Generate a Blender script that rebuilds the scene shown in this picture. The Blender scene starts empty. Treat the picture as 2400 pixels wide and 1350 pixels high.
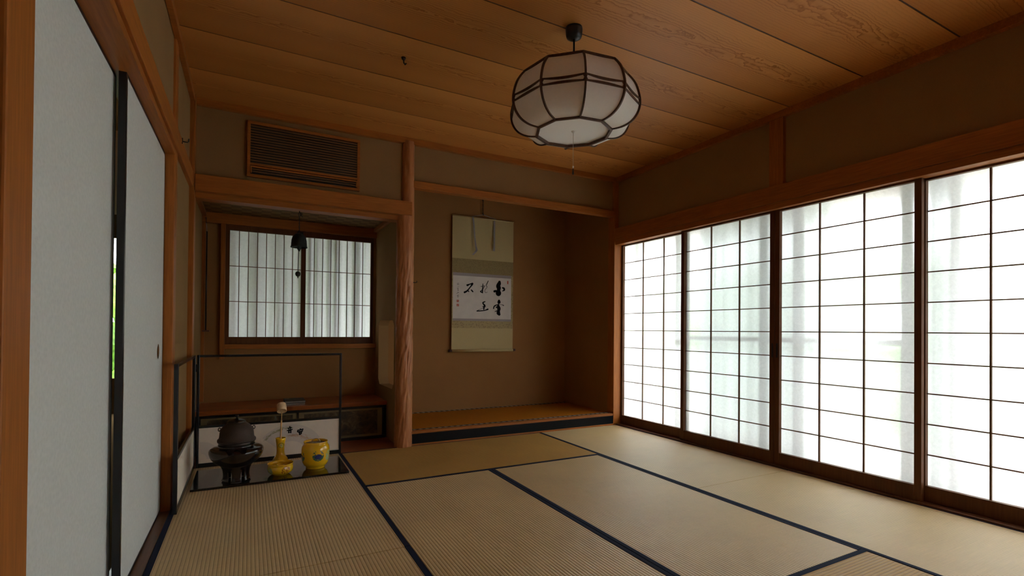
import bpy, bmesh, math, random
from mathutils import Vector, Matrix

C = bpy.context.scene.collection
SC = bpy.context.scene
PI = math.pi
random.seed(7)

# ------------------------------------------------------------------ camera
F_PX, PY = 1164.19, 764.46
CAM_P = Vector((0.3446, -3.9086, 0.9374))
yaw, pitch, roll = -0.4876, 0.0080, 0.0084
cam = bpy.data.cameras.new('camera')
cam_o = bpy.data.objects.new('camera', cam)
C.objects.link(cam_o)
fw = Vector((-math.sin(yaw)*math.cos(pitch), math.cos(yaw)*math.cos(pitch), math.sin(pitch)))
rt = Vector((math.cos(yaw), math.sin(yaw), 0))
up = rt.cross(fw)
r_ = math.cos(roll)*rt + math.sin(roll)*up
u_ = -math.sin(roll)*rt + math.cos(roll)*up
m = Matrix((r_, u_, -fw)).transposed().to_4x4()
m.translation = CAM_P
cam_o.matrix_world = m
cam.sensor_fit = 'HORIZONTAL'
cam.sensor_width = 36.0
cam.lens = F_PX/2400*36.0
cam.shift_y = (PY-675)/2400
cam.clip_start = 0.02
cam.clip_end = 200
SC.camera = cam_o

# ------------------------------------------------------------------ light
SC.view_settings.view_transform = 'Standard'
SC.view_settings.look = 'None'
SC.view_settings.exposure = 0.0
SC.view_settings.gamma = 1.0
SC.view_settings.use_curve_mapping = False
SC.cycles.use_denoising = True
SC.cycles.max_bounces = 14
SC.cycles.diffuse_bounces = 9
SC.cycles.glossy_bounces = 5
SC.cycles.transmission_bounces = 8
SC.cycles.sample_clamp_indirect = 8.0

world = bpy.data.worlds.new('overcast_sky')
SC.world = world
world.use_nodes = True
wn = world.node_tree
wn.nodes.clear()
wo = wn.nodes.new('ShaderNodeOutputWorld')
wb = wn.nodes.new('ShaderNodeBackground')
wg = wn.nodes.new('ShaderNodeTexCoord')
ws = wn.nodes.new('ShaderNodeSeparateXYZ')
wr = wn.nodes.new('ShaderNodeValToRGB')
wr.color_ramp.elements[0].position = 0.0
wr.color_ramp.elements[0].color = (0.90, 0.955, 1.0, 1)
wr.color_ramp.elements[1].position = 0.9
wr.color_ramp.elements[1].color = (0.86, 0.93, 1.0, 1)
wn.links.new(wg.outputs['Generated'], ws.inputs[0])
wn.links.new(ws.outputs['Z'], wr.inputs[0])
wn.links.new(wr.outputs[0], wb.inputs[0])
wb.inputs[1].default_value = 15.5
wn.links.new(wb.outputs[0], wo.inputs[0])

# ------------------------------------------------------------------ materials
MATS = {}

def new_mat(name):
    mt = bpy.data.materials.new(name)
    mt.use_nodes = True
    nt = mt.node_tree
    nt.nodes.clear()
    out = nt.nodes.new('ShaderNodeOutputMaterial')
    b = nt.nodes.new('ShaderNodeBsdfPrincipled')
    nt.links.new(b.outputs[0], out.inputs[0])
    MATS[name] = mt
    return mt, nt, b, out

def nd(nt, t, **kw):
    n = nt.nodes.new(t)
    for k, v in kw.items():
        if k == 'ins':
            for kk, vv in v.items():
                n.inputs[kk].default_value = vv
        else:
            setattr(n, k, v)
    return n

def mathn(nt, op, a, b=None, c=None):
    n = nt.nodes.new('ShaderNodeMath')
    n.operation = op
    for i, x in enumerate((a, b, c)):
        if x is None:
            continue
        if isinstance(x, (int, float)):
            n.inputs[i].default_value = x
        else:
            nt.links.new(x, n.inputs[i])
    return n.outputs[0]

def ramp(nt, fac, stops):
    n = nt.nodes.new('ShaderNodeValToRGB')
    el = n.color_ramp.elements
    while len(el) < len(stops):
        el.new(0.5)
    for e, (p, c) in zip(el, stops):
        e.position = p
        e.color = tuple(c)+(1,) if len(c) == 3 else c
    nt.links.new(fac, n.inputs[0])
    return n.outputs[0]

def mixc(nt, fac, a, b, blend='MIX'):
    n = nt.nodes.new('ShaderNodeMix')
    n.data_type = 'RGBA'
    n.blend_type = blend
    for i, x in ((0, fac), (6, a), (7, b)):
        if isinstance(x, (int, float)):
            n.inputs[i].default_value = x
        elif isinstance(x, tuple):
            n.inputs[i].default_value = x+(1,) if len(x) == 3 else x
        else:
            nt.links.new(x, n.inputs[i])
    return n.outputs[2]

def simple(name, col, rough=0.5, metal=0.0, spec=0.5, noise=0.0, nscale=30, bump=0.0, coat=0.0):
    mt, nt, b, out = new_mat(name)
    b.inputs['Base Color'].default_value = (*col, 1)
    b.inputs['Roughness'].default_value = rough
    b.inputs['Metallic'].default_value = metal
    b.inputs['Specular IOR Level'].default_value = spec
    b.inputs['Coat Weight'].default_value = coat
    b.inputs['Coat Roughness'].default_value = 0.05
    if noise or bump:
        tc = nd(nt, 'ShaderNodeTexCoord')
        n = nd(nt, 'ShaderNodeTexNoise', ins={'Scale': nscale, 'Detail': 4})
        nt.links.new(tc.outputs['Object'], n.inputs['Vector'])
        if noise:
            lo = tuple(max(0, c*(1-noise)) for c in col)
            hi = tuple(min(1, c*(1+noise)) for c in col)
            nt.links.new(ramp(nt, n.outputs[0], [(0.3, lo), (0.7, hi)]), b.inputs['Base Color'])
        if bump:
            bp = nd(nt, 'ShaderNodeBump', ins={'Strength': 1.0, 'Distance': bump})
            nt.links.new(n.outputs[0], bp.inputs['Height'])
            nt.links.new(bp.outputs[0], b.inputs['Normal'])
    return mt

def wood(name, col, axis='z', rough=0.5, freq=120, contrast=0.25, spec=0.28, dark=None):
    """straight-grained planed timber; grain runs along AXIS"""
    mt, nt, b, out = new_mat(name)
    tc = nd(nt, 'ShaderNodeTexCoord')
    mp = nd(nt, 'ShaderNodeMapping')
    s = {'x': (0.05, 1, 1), 'y': (1, 0.05, 1), 'z': (1, 1, 0.05)}[axis]
    mp.inputs['Scale'].default_value = s
    nt.links.new(tc.outputs['Object'], mp.inputs[0])
    n1 = nd(nt, 'ShaderNodeTexNoise', ins={'Scale': freq, 'Detail': 3, 'Roughness': 0.6})
    nt.links.new(mp.outputs[0], n1.inputs['Vector'])
    n2 = nd(nt, 'ShaderNodeTexNoise', ins={'Scale': 8, 'Detail': 3, 'Roughness': 0.5})
    nt.links.new(mp.outputs[0], n2.inputs['Vector'])
    f = mathn(nt, 'MULTIPLY_ADD', n1.outputs[0], 0.55, mathn(nt, 'MULTIPLY', n2.outputs[0], 0.45))
    lo = dark or tuple(c*(1-contrast) for c in col)
    hi = tuple(c*(1+contrast*0.8) for c in col)
    nt.links.new(ramp(nt, f, [(0.36, lo), (0.62, hi)]), b.inputs['Base Color'])
    b.inputs['Roughness'].default_value = rough
    b.inputs['Specular IOR Level'].default_value = spec
    bp = nd(nt, 'ShaderNodeBump', ins={'Strength': 0.25, 'Distance': 0.0006})
    nt.links.new(n1.outputs[0], bp.inputs['Height'])
    nt.links.new(bp.outputs[0], b.inputs['Normal'])
    return mt

WOODC = (0.37, 0.120, 0.021)
wood('wood_x', WOODC, 'x')
wood('wood_y', WOODC, 'y')
wood('wood_z', WOODC, 'z')
wood('wood_shoji', (0.125, 0.045, 0.013), 'z', rough=0.5, spec=0.25)
wood('wood_lattice', (0.16, 0.07, 0.03), 'z', rough=0.5)
wood('wood_floor', (0.34, 0.09, 0.02), 'x', rough=0.28, spec=0.5)
wood('wood_counter', (0.36, 0.10, 0.022), 'x', rough=0.3, spec=0.3)
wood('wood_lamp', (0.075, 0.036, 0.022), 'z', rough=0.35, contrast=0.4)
wood('wood_grille', (0.20, 0.10, 0.045), 'x', rough=0.5)
wood('wood_sill', (0.16, 0.075, 0.035), 'y', rough=0.35)

def plaster(name, col):
    mt, nt, b, out = new_mat(name)
    tc = nd(nt, 'ShaderNodeTexCoord')
    n1 = nd(nt, 'ShaderNodeTexNoise', ins={'Scale': 420, 'Detail': 3, 'Roughness': 0.7})
    n2 = nd(nt, 'ShaderNodeTexNoise', ins={'Scale': 3, 'Detail': 3})
    nt.links.new(tc.outputs['Object'], n1.inputs['Vector'])
    nt.links.new(tc.outputs['Object'], n2.inputs['Vector'])
    f = mathn(nt, 'MULTIPLY_ADD', n1.outputs[0], 0.6, mathn(nt, 'MULTIPLY', n2.outputs[0], 0.4))
    nt.links.new(ramp(nt, f, [(0.3, tuple(c*0.86 for c in col)), (0.7, tuple(c*1.12 for c in col))]), b.inputs['Base Color'])
    b.inputs['Roughness'].default_value = 0.95
    b.inputs['Specular IOR Level'].default_value = 0.05
    bp = nd(nt, 'ShaderNodeBump', ins={'Strength': 0.5, 'Distance': 0.0008})
    nt.links.new(n1.outputs[0], bp.inputs['Height'])
    nt.links.new(bp.outputs[0], b.inputs['Normal'])

plaster('plaster', (0.315, 0.186, 0.080))
plaster('plaster_shaded', (0.32, 0.160, 0.060))  # same plaster toned down for alcove walls further from the light

# paper that lets daylight through
def paper(name, col, trans, fib=0.06, fwd=0.0):
    mt, nt, b, out = new_mat(name)
    nt.nodes.remove(b)
    tc = nd(nt, 'ShaderNodeTexCoord')
    n = nd(nt, 'ShaderNodeTexNoise', ins={'Scale': 55, 'Detail': 6, 'Roughness': 0.75, 'Distortion': 0.8})
    nt.links.new(tc.outputs['Object'], n.inputs['Vector'])
    cr = ramp(nt, n.outputs[0], [(0.35, tuple(c*(1-fib) for c in col)), (0.65, tuple(min(1, c*(1+fib)) for c in col))])
    d = nd(nt, 'ShaderNodeBsdfDiffuse')
    t = nd(nt, 'ShaderNodeBsdfTranslucent')
    nt.links.new(cr, d.inputs[0])
    nt.links.new(cr, t.inputs[0])
    mx = nd(nt, 'ShaderNodeMixShader')
    mx.inputs[0].default_value = trans
    nt.links.new(d.outputs[0], mx.inputs[1])
    nt.links.new(t.outputs[0], mx.inputs[2])
    if fwd:
        # part of the light keeps its heading while it is blurred by the fibres
        rf = nd(nt, 'ShaderNodeBsdfRefraction', ins={'Roughness': 0.72, 'IOR': 1.12})
        nt.links.new(cr, rf.inputs[0])
        m2 = nd(nt, 'ShaderNodeMixShader')
        m2.inputs[0].default_value = fwd
        nt.links.new(t.outputs[0], m2.inputs[1])
        nt.links.new(rf.outputs[0], m2.inputs[2])
        nt.links.new(m2.outputs[0], mx.inputs[2])
    nt.links.new(mx.outputs[0], out.inputs[0])

paper('shoji_paper', (0.88, 0.88, 0.88), 0.58, fwd=0.42)
paper('window_paper', (0.80, 0.80, 0.78), 0.5)
paper('lamp_paper', (0.92, 0.92, 0.88), 0.35, fib=0.02)

def fusuma_mat():
    mt, nt, b, out = new_mat('fusuma_paper')
    tc = nd(nt, 'ShaderNodeTexCoord')
    n = nd(nt, 'ShaderNodeTexVoronoi', ins={'Scale': 90})
    n.feature = 'SMOOTH_F1'
    n2 = nd(nt, 'ShaderNodeTexNoise', ins={'Scale': 160, 'Detail': 4})
    nt.links.new(tc.outputs['Object'], n.inputs['Vector'])
    nt.links.new(tc.outputs['Object'], n2.inputs['Vector'])
    b.inputs['Base Color'].default_value = (0.78, 0.765, 0.70, 1)
    nt.links.new(ramp(nt, n.outputs[0], [(0.1, (0.655, 0.685, 0.675)), (0.7, (0.72, 0.745, 0.735))]), b.inputs['Base Color'])
    b.inputs['Roughness'].default_value = 0.8
    bp = nd(nt, 'ShaderNodeBump', ins={'Strength': 0.6, 'Distance': 0.0012})
    nt.links.new(mathn(nt, 'ADD', n.outputs[0], mathn(nt, 'MULTIPLY', n2.outputs[0], 0.5)), bp.inputs['Height'])
    nt.links.new(bp.outputs[0], b.inputs['Normal'])
fusuma_mat()

def tatami(name, run, col, spec=0.9, sheen=0.10):
    """woven rush; ribs run along RUN ('x' or 'y')"""
    mt, nt, b, out = new_mat(name)
    tc = nd(nt, 'ShaderNodeTexCoord')
    sp = nd(nt, 'ShaderNodeSeparateXYZ')
    nt.links.new(tc.outputs['Object'], sp.inputs[0])
    across = sp.outputs['X'] if run == 'y' else sp.outputs['Y']
    along = sp.outputs['Y'] if run == 'y' else sp.outputs['X']
    P = 0.0145
    ph = mathn(nt, 'DIVIDE', across, P)
    fr = mathn(nt, 'FRACT', mathn(nt, 'ADD', ph, 1000.0))
    d = mathn(nt, 'ABSOLUTE', mathn(nt, 'SUBTRACT', fr, 0.5))      # 0 ridge .. 0.5 groove
    rib = mathn(nt, 'SQRT', mathn(nt, 'MAXIMUM', mathn(nt, 'SUBTRACT', 1.0, mathn(nt, 'MULTIPLY', mathn(nt, 'MULTIPLY', d, d), 3.9)), 0.001))
    # rush stalks lie across the ribs
    wv = mathn(nt, 'SINE', mathn(nt, 'MULTIPLY', along, 2*PI/0.0022))
    mp = nd(nt, 'ShaderNodeMapping')
    mp.inputs['Scale'].default_value = (6, 320, 1) if run == 'y' else (320, 6, 1)
    nt.links.new(tc.outputs['Object'], mp.inputs[0])
    n1 = nd(nt, 'ShaderNodeTexNoise', ins={'Scale': 1.0, 'Detail': 2, 'Roughness': 0.6})
    nt.links.new(mp.outputs[0], n1.inputs['Vector'])
    n2 = nd(nt, 'ShaderNodeTexNoise', ins={'Scale': 2.2, 'Detail': 3})
    nt.links.new(tc.outputs['Object'], n2.inputs['Vector'])
    tone = mathn(nt, 'MULTIPLY_ADD', n1.outputs[0], 0.5, mathn(nt, 'MULTIPLY', n2.outputs[0], 0.5))
    base = ramp(nt, tone, [(0.32, tuple(c*0.86 for c in col)), (0.68, tuple(c*1.12 for c in col))])
    gr = ramp(nt, d, [(0.38, (1, 1, 1)), (0.5, (0.55, 0.46, 0.34))])
    nt.links.new(mixc(nt, 1.0, base, gr, 'MULTIPLY'), b.inputs['Base Color'])
    b.inputs['Roughness'].default_value = 0.48
    b.inputs['Specular IOR Level'].default_value = spec
    b.inputs['Sheen Weight'].default_value = sheen
    b.inputs['Sheen Roughness'].default_value = 0.4
    h = mathn(nt, 'ADD', rib, mathn(nt, 'MULTIPLY', wv, 0.02))
    bp = nd(nt, 'ShaderNodeBump', ins={'Strength': 1.0, 'Distance': 0.0024})
    nt.links.new(h, bp.inputs['Height'])
    nt.links.new(bp.outputs[0], b.inputs['Normal'])
TATC = (0.66, 0.465, 0.20)
tatami('tatami_y', 'y', TATC)
tatami('tatami_x', 'x', (0.52, 0.30, 0.075), 0.25, 0.0)  # browner base colour stands in for how crosswise rush catches the light
tatami('tatami_alcove', 'x', (0.48, 0.17, 0.014), 0.1, 0.0)

simple('border_cloth', (0.010, 0.015, 0.038), rough=0.85, spec=0.15, noise=0.2, nscale=900, bump=0.0003)
simple('lacquer', (0.008, 0.008, 0.009), rough=0.12, coat=0.4)
simple('front_lacquer', (0.006, 0.007, 0.009), rough=0.3, spec=0.15)
simple('lacquer_satin', (0.010, 0.010, 0.011), rough=0.32)
simple('screen_lacquer', (0.010, 0.012, 0.015), rough=0.22)
simple('iron', (0.012, 0.012, 0.012), rough=0.55, noise=0.3, bump=0.0006, nscale=180)
simple('kettle_iron', (0.050, 0.028, 0.018), rough=0.7, noise=0.25, bump=0.0012, nscale=260)
simple('kettle_lid', (0.045, 0.036, 0.032), rough=0.25, metal=0.8)
simple('furo_lacquer', (0.012, 0.006, 0.005), rough=0.16, coat=0.3)
simple('furo_neck', (0.060, 0.048, 0.045), rough=0.18, metal=0.6)
simple('bronze', (0.012, 0.018, 0.016), rough=0.5, metal=0.4, noise=0.4, nscale=60)
simple('brass', (0.55, 0.38, 0.12), rough=0.3, metal=1.0)
simple('ink', (0.004, 0.004, 0.005), rough=0.8, spec=0.08)
simple('seal_red', (0.52, 0.07, 0.04), rough=0.7)
simple('scroll_paper', (0.68, 0.64, 0.61), rough=0.85, noise=0.05, nscale=14)
simple('scroll_silk', (0.50, 0.40, 0.19), rough=0.75, noise=0.10, nscale=400)
simple('scroll_border', (0.33, 0.29, 0.29), rough=0.75, noise=0.3, nscale=500)
simple('cord_grey', (0.30, 0.29, 0.31), rough=0.7, noise=0.4, nscale=400)
simple('roller_wood', (0.10, 0.03, 0.02), rough=0.3)
simple('black_plastic', (0.012, 0.013, 0.014), rough=0.35)
simple('diffuser', (0.92, 0.92, 0.90), rough=0.35)
simple('white_plastic', (0.7, 0.68, 0.62), rough=0.4)
simple('cord_white', (0.55, 0.52, 0.45), rough=0.6)
simple('bamboo', (0.62, 0.36, 0.13), rough=0.4, noise=0.2, nscale=40)
simple('bamboo_pale', (0.72, 0.50, 0.30), rough=0.5, noise=0.12, nscale=60)
simple('screen_paper', (0.86, 0.76, 0.64), rough=0.85, noise=0.03, nscale=20)
simple('fan_tint', (0.74, 0.66, 0.58), rough=0.85)
simple('paint_green', (0.30, 0.30, 0.13), rough=0.8)
simple('paint_orange', (0.62, 0.36, 0.20), rough=0.8)
simple('paint_grey', (0.42, 0.36, 0.31), rough=0.8)
simple('ac_dark', (0.02, 0.015, 0.01), rough=0.6)
simple('book_cover', (0.05, 0.055, 0.05), rough=0.5)
simple('book_page', (0.30, 0.28, 0.25), rough=0.8, noise=0.2, nscale=300)
simple('door_gold', (0.23, 0.17, 0.075), rough=0.5, noise=0.15, nscale=12)
simple('garden_gravel', (0.60, 0.60, 0.58), rough=0.95, noise=0.2, nscale=30)
simple('hedge_leaf', (0.15, 0.30, 0.03), rough=0.7, noise=0.6, nscale=12)
simple('outer_frame', (0.10, 0.085, 0.07), rough=0.5)
simple('eave_wood', (0.25, 0.16, 0.09), rough=0.7)
simple('corridor_wall', (0.10, 0.065, 0.03), rough=0.95, spec=0.0)

def kamon_cloth():
    """alcove mat edging: pale lozenges on black"""
    mt, nt, b, out = new_mat('edging_cloth')
    tc = nd(nt, 'ShaderNodeTexCoord')
    sp = nd(nt, 'ShaderNodeSeparateXYZ')
    nt.links.new(tc.outputs['Object'], sp.inputs[0])
    s1 = mathn(nt, 'SINE', mathn(nt, 'MULTIPLY', sp.outputs['X'], 2*PI/0.055))
    s2 = mathn(nt, 'SINE', mathn(nt, 'MULTIPLY_ADD', sp.outputs['Y'], 2*PI/0.030, 0.6))
    f = mathn(nt, 'ADD', s1, s2)
    nt.links.new(ramp(nt, f, [(0.45, (0.02, 0.02, 0.022)), (0.55, (0.42, 0.42, 0.40))]), b.inputs['Base Color'])
    b.inputs['Roughness'].default_value = 0.7
kamon_cloth()

def silk_band():
    mt, nt, b, out = new_mat('silk_band')
    tc = nd(nt, 'ShaderNodeTexCoord')
    v = nd(nt, 'ShaderNodeTexVoronoi', ins={'Scale': 75})
    nt.links.new(tc.outputs['Object'], v.inputs['Vector'])
    nt.links.new(ramp(nt, v.outputs[0], [(0.2, (0.22, 0.15, 0.05)), (0.6, (0.27, 0.20, 0.07))]), b.inputs['Base Color'])
    b.inputs['Roughness'].default_value = 0.6
silk_band()
def silk_low():
    mt, nt, b, out = new_mat('silk_low')
    tc = nd(nt, 'ShaderNodeTexCoord')
    v = nd(nt, 'ShaderNodeTexVoronoi', ins={'Scale': 60})
    nt.links.new(tc.outputs['Object'], v.inputs['Vector'])
    nt.links.new(ramp(nt, v.outputs[0], [(0.2, (0.24, 0.17, 0.07)), (0.5, (0.40, 0.31, 0.13))]), b.inputs['Base Color'])
    b.inputs['Roughness'].default_value = 0.6
silk_low()

def ceiling_mat():
    mt, nt, b, out = new_mat('ceiling_cedar')
    tc = nd(nt, 'ShaderNodeTexCoord')
    sp = nd(nt, 'ShaderNodeSeparateXYZ')
    nt.links.new(tc.outputs['Object'], sp.inputs[0])
    x, y = sp.outputs['X'], sp.outputs['Y']
    P, Y0 = 0.4606, -0.4224
    t = mathn(nt, 'DIVIDE', mathn(nt, 'SUBTRACT', y, Y0), P)
    idx = mathn(nt, 'FLOOR', t)
    loc = mathn(nt, 'MULTIPLY', mathn(nt, 'SUBTRACT', mathn(nt, 'SUBTRACT', t, idx), 0.47), P)
    wnz = nd(nt, 'ShaderNodeTexWhiteNoise', noise_dimensions='1D')
    nt.links.new(idx, wnz.inputs['W'])
    rnd = wnz.outputs['Value']
    cmb = nd(nt, 'ShaderNodeCombineXYZ')
    nt.links.new(mathn(nt, 'MULTIPLY_ADD', x, 1.5, mathn(nt, 'MULTIPLY', rnd, 9.0)), cmb.inputs[0])
    nt.links.new(mathn(nt, 'MULTIPLY', loc, 9.0), cmb.inputs[1])
    nt.links.new(mathn(nt, 'MULTIPLY', rnd, 0.0), cmb.inputs[2])
    big = nd(nt, 'ShaderNodeTexNoise', ins={'Scale': 1.3, 'Detail': 2, 'Roughness': 0.5})
    nt.links.new(cmb.outputs[0], big.inputs['Vector'])
    c2 = nd(nt, 'ShaderNodeCombineXYZ')
    nt.links.new(mathn(nt, 'MULTIPLY', x, 26.0), c2.inputs[0])
    nt.links.new(mathn(nt, 'MULTIPLY', y, 9.0), c2.inputs[1])
    fine = nd(nt, 'ShaderNodeTexNoise', ins={'Scale': 1.0, 'Detail': 3, 'Roughness': 0.6})
    nt.links.new(c2.outputs[0], fine.inputs['Vector'])
    # tilted growth rings cut by the face of the board
    hh = mathn(nt, 'ADD', mathn(nt, 'MULTIPLY', mathn(nt, 'ADD', x, mathn(nt, 'MULTIPLY', rnd, 1.2)), 0.022), mathn(nt, 'MULTIPLY', mathn(nt, 'SUBTRACT', big.outputs[0], 0.5), 0.13))
    rr = mathn(nt, 'SQRT', mathn(nt, 'ADD', mathn(nt, 'MULTIPLY', hh, hh), mathn(nt, 'MULTIPLY', mathn(nt, 'MULTIPLY', loc, loc), 1.3)))
    rr = mathn(nt, 'ADD', rr, mathn(nt, 'MULTIPLY', mathn(nt, 'SUBTRACT', fine.outputs[0], 0.5), 0.020))
    saw = mathn(nt, 'FRACT', mathn(nt, 'MULTIPLY', rr, 64.0))
    ring = ramp(nt, saw, [(0.0, (0, 0, 0)), (0.6, (0.28, 0.28, 0.28)), (0.88, (1, 1, 1)), (1.0, (0, 0, 0))])
    # bright flower grain in the middle, quiet edges
    fade = ramp(nt, mathn(nt, 'ABSOLUTE', loc), [(0.05, (1, 1, 1)), (0.13, (0.30, 0.30, 0.30))])
    g = mixc(nt, 1.0, ring, fade, 'MULTIPLY')
    col = mixc(nt, g, (0.63, 0.275, 0.072), (0.38, 0.130, 0.022))
    tone = ramp(nt, rnd, [(0.0, (0.90, 0.90, 0.90)), (1.0, (1.08, 1.06, 1.04))])
    col = mixc(nt, 1.0, col, tone, 'MULTIPLY')
    # heartwood edge tone drifting across each board
    drift = ramp(nt, mathn(nt, 'MULTIPLY_ADD', loc, 1/P, 0.5), [(0.0, (1.05, 1.03, 1.0)), (0.25, (1, 1, 1)), (0.85, (0.86, 0.80, 0.72)), (1.0, (0.80, 0.72, 0.62))])
    col = mixc(nt, 1.0, col, drift, 'MULTIPLY')
    nt.links.new(col, b.inputs['Base Color'])
    b.inputs['Roughness'].default_value = 0.45
    b.inputs['Specular IOR Level'].default_value = 0.22
ceiling_mat()

def woven_mat():
    mt, nt, b, out = new_mat('woven_ceiling')
    tc = nd(nt, 'ShaderNodeTexCoord')
    ck = nd(nt, 'ShaderNodeTexChecker', ins={'Scale': 14.0, 'Color1': (0.24, 0.135, 0.045, 1), 'Color2': (0.165, 0.088, 0.028, 1)})
    nt.links.new(tc.outputs['Object'], ck.inputs[0])
    sp = nd(nt, 'ShaderNodeSeparateXYZ')
    nt.links.new(tc.outputs['Object'], sp.inputs[0])
    st = mathn(nt, 'FRACT', mathn(nt, 'MULTIPLY', sp.outputs['Y'], 45.0))
    sc2 = ramp(nt, st, [(0.15, (0.55, 0.55, 0.55)), (0.35, (1, 1, 1))])
    nt.links.new(mixc(nt, 1.0, ck.outputs[0], sc2, 'MULTIPLY'), b.inputs['Base Color'])
    b.inputs['Roughness'].default_value = 0.7
    b.inputs['Specular IOR Level'].default_value = 0.15
woven_mat()

def log_mat():
    mt, nt, b, out = new_mat('log_wood')
    tc = nd(nt, 'ShaderNodeTexCoord')
    mp = nd(nt, 'ShaderNodeMapping')
    mp.inputs['Scale'].default_value = (1, 1, 0.12)
    nt.links.new(tc.outputs['Object'], mp.inputs[0])
    n = nd(nt, 'ShaderNodeTexNoise', ins={'Scale': 45, 'Detail': 3, 'Roughness': 0.55, 'Distortion': 0.4})
    nt.links.new(mp.outputs[0], n.inputs['Vector'])
    nt.links.new(ramp(nt, n.outputs[0], [(0.35, (0.36, 0.125, 0.040)), (0.65, (0.54, 0.225, 0.090))]), b.inputs['Base Color'])
    b.inputs['Roughness'].default_value = 0.42
    b.inputs['Specular IOR Level'].default_value = 0.35
log_mat()

def landscape_mat():
    """dim ink landscape on gold, generic"""
    mt, nt, b, out = new_mat('painted_panel')
    tc = nd(nt, 'ShaderNodeTexCoord')
    n = nd(nt, 'ShaderNodeTexNoise', ins={'Scale': 9, 'Detail': 7, 'Roughness': 0.7, 'Distortion': 1.2})
    nt.links.new(tc.outputs['Object'], n.inputs['Vector'])
    n2 = nd(nt, 'ShaderNodeTexNoise', ins={'Scale': 30, 'Detail': 5, 'Roughness': 0.7})
    nt.links.new(tc.outputs['Object'], n2.inputs['Vector'])
    f = mathn(nt, 'MULTIPLY_ADD', n.outputs[0], 0.75, mathn(nt, 'MULTIPLY', n2.outputs[0], 0.25))
    nt.links.new(ramp(nt, f, [(0.40, (0.022, 0.016, 0.010)), (0.52, (0.075, 0.05, 0.022)), (0.60, (0.16, 0.11, 0.045)), (0.68, (0.20, 0.21, 0.17))]), b.inputs['Base Color'])
    b.inputs['Roughness'].default_value = 0.4
landscape_mat()

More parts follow.
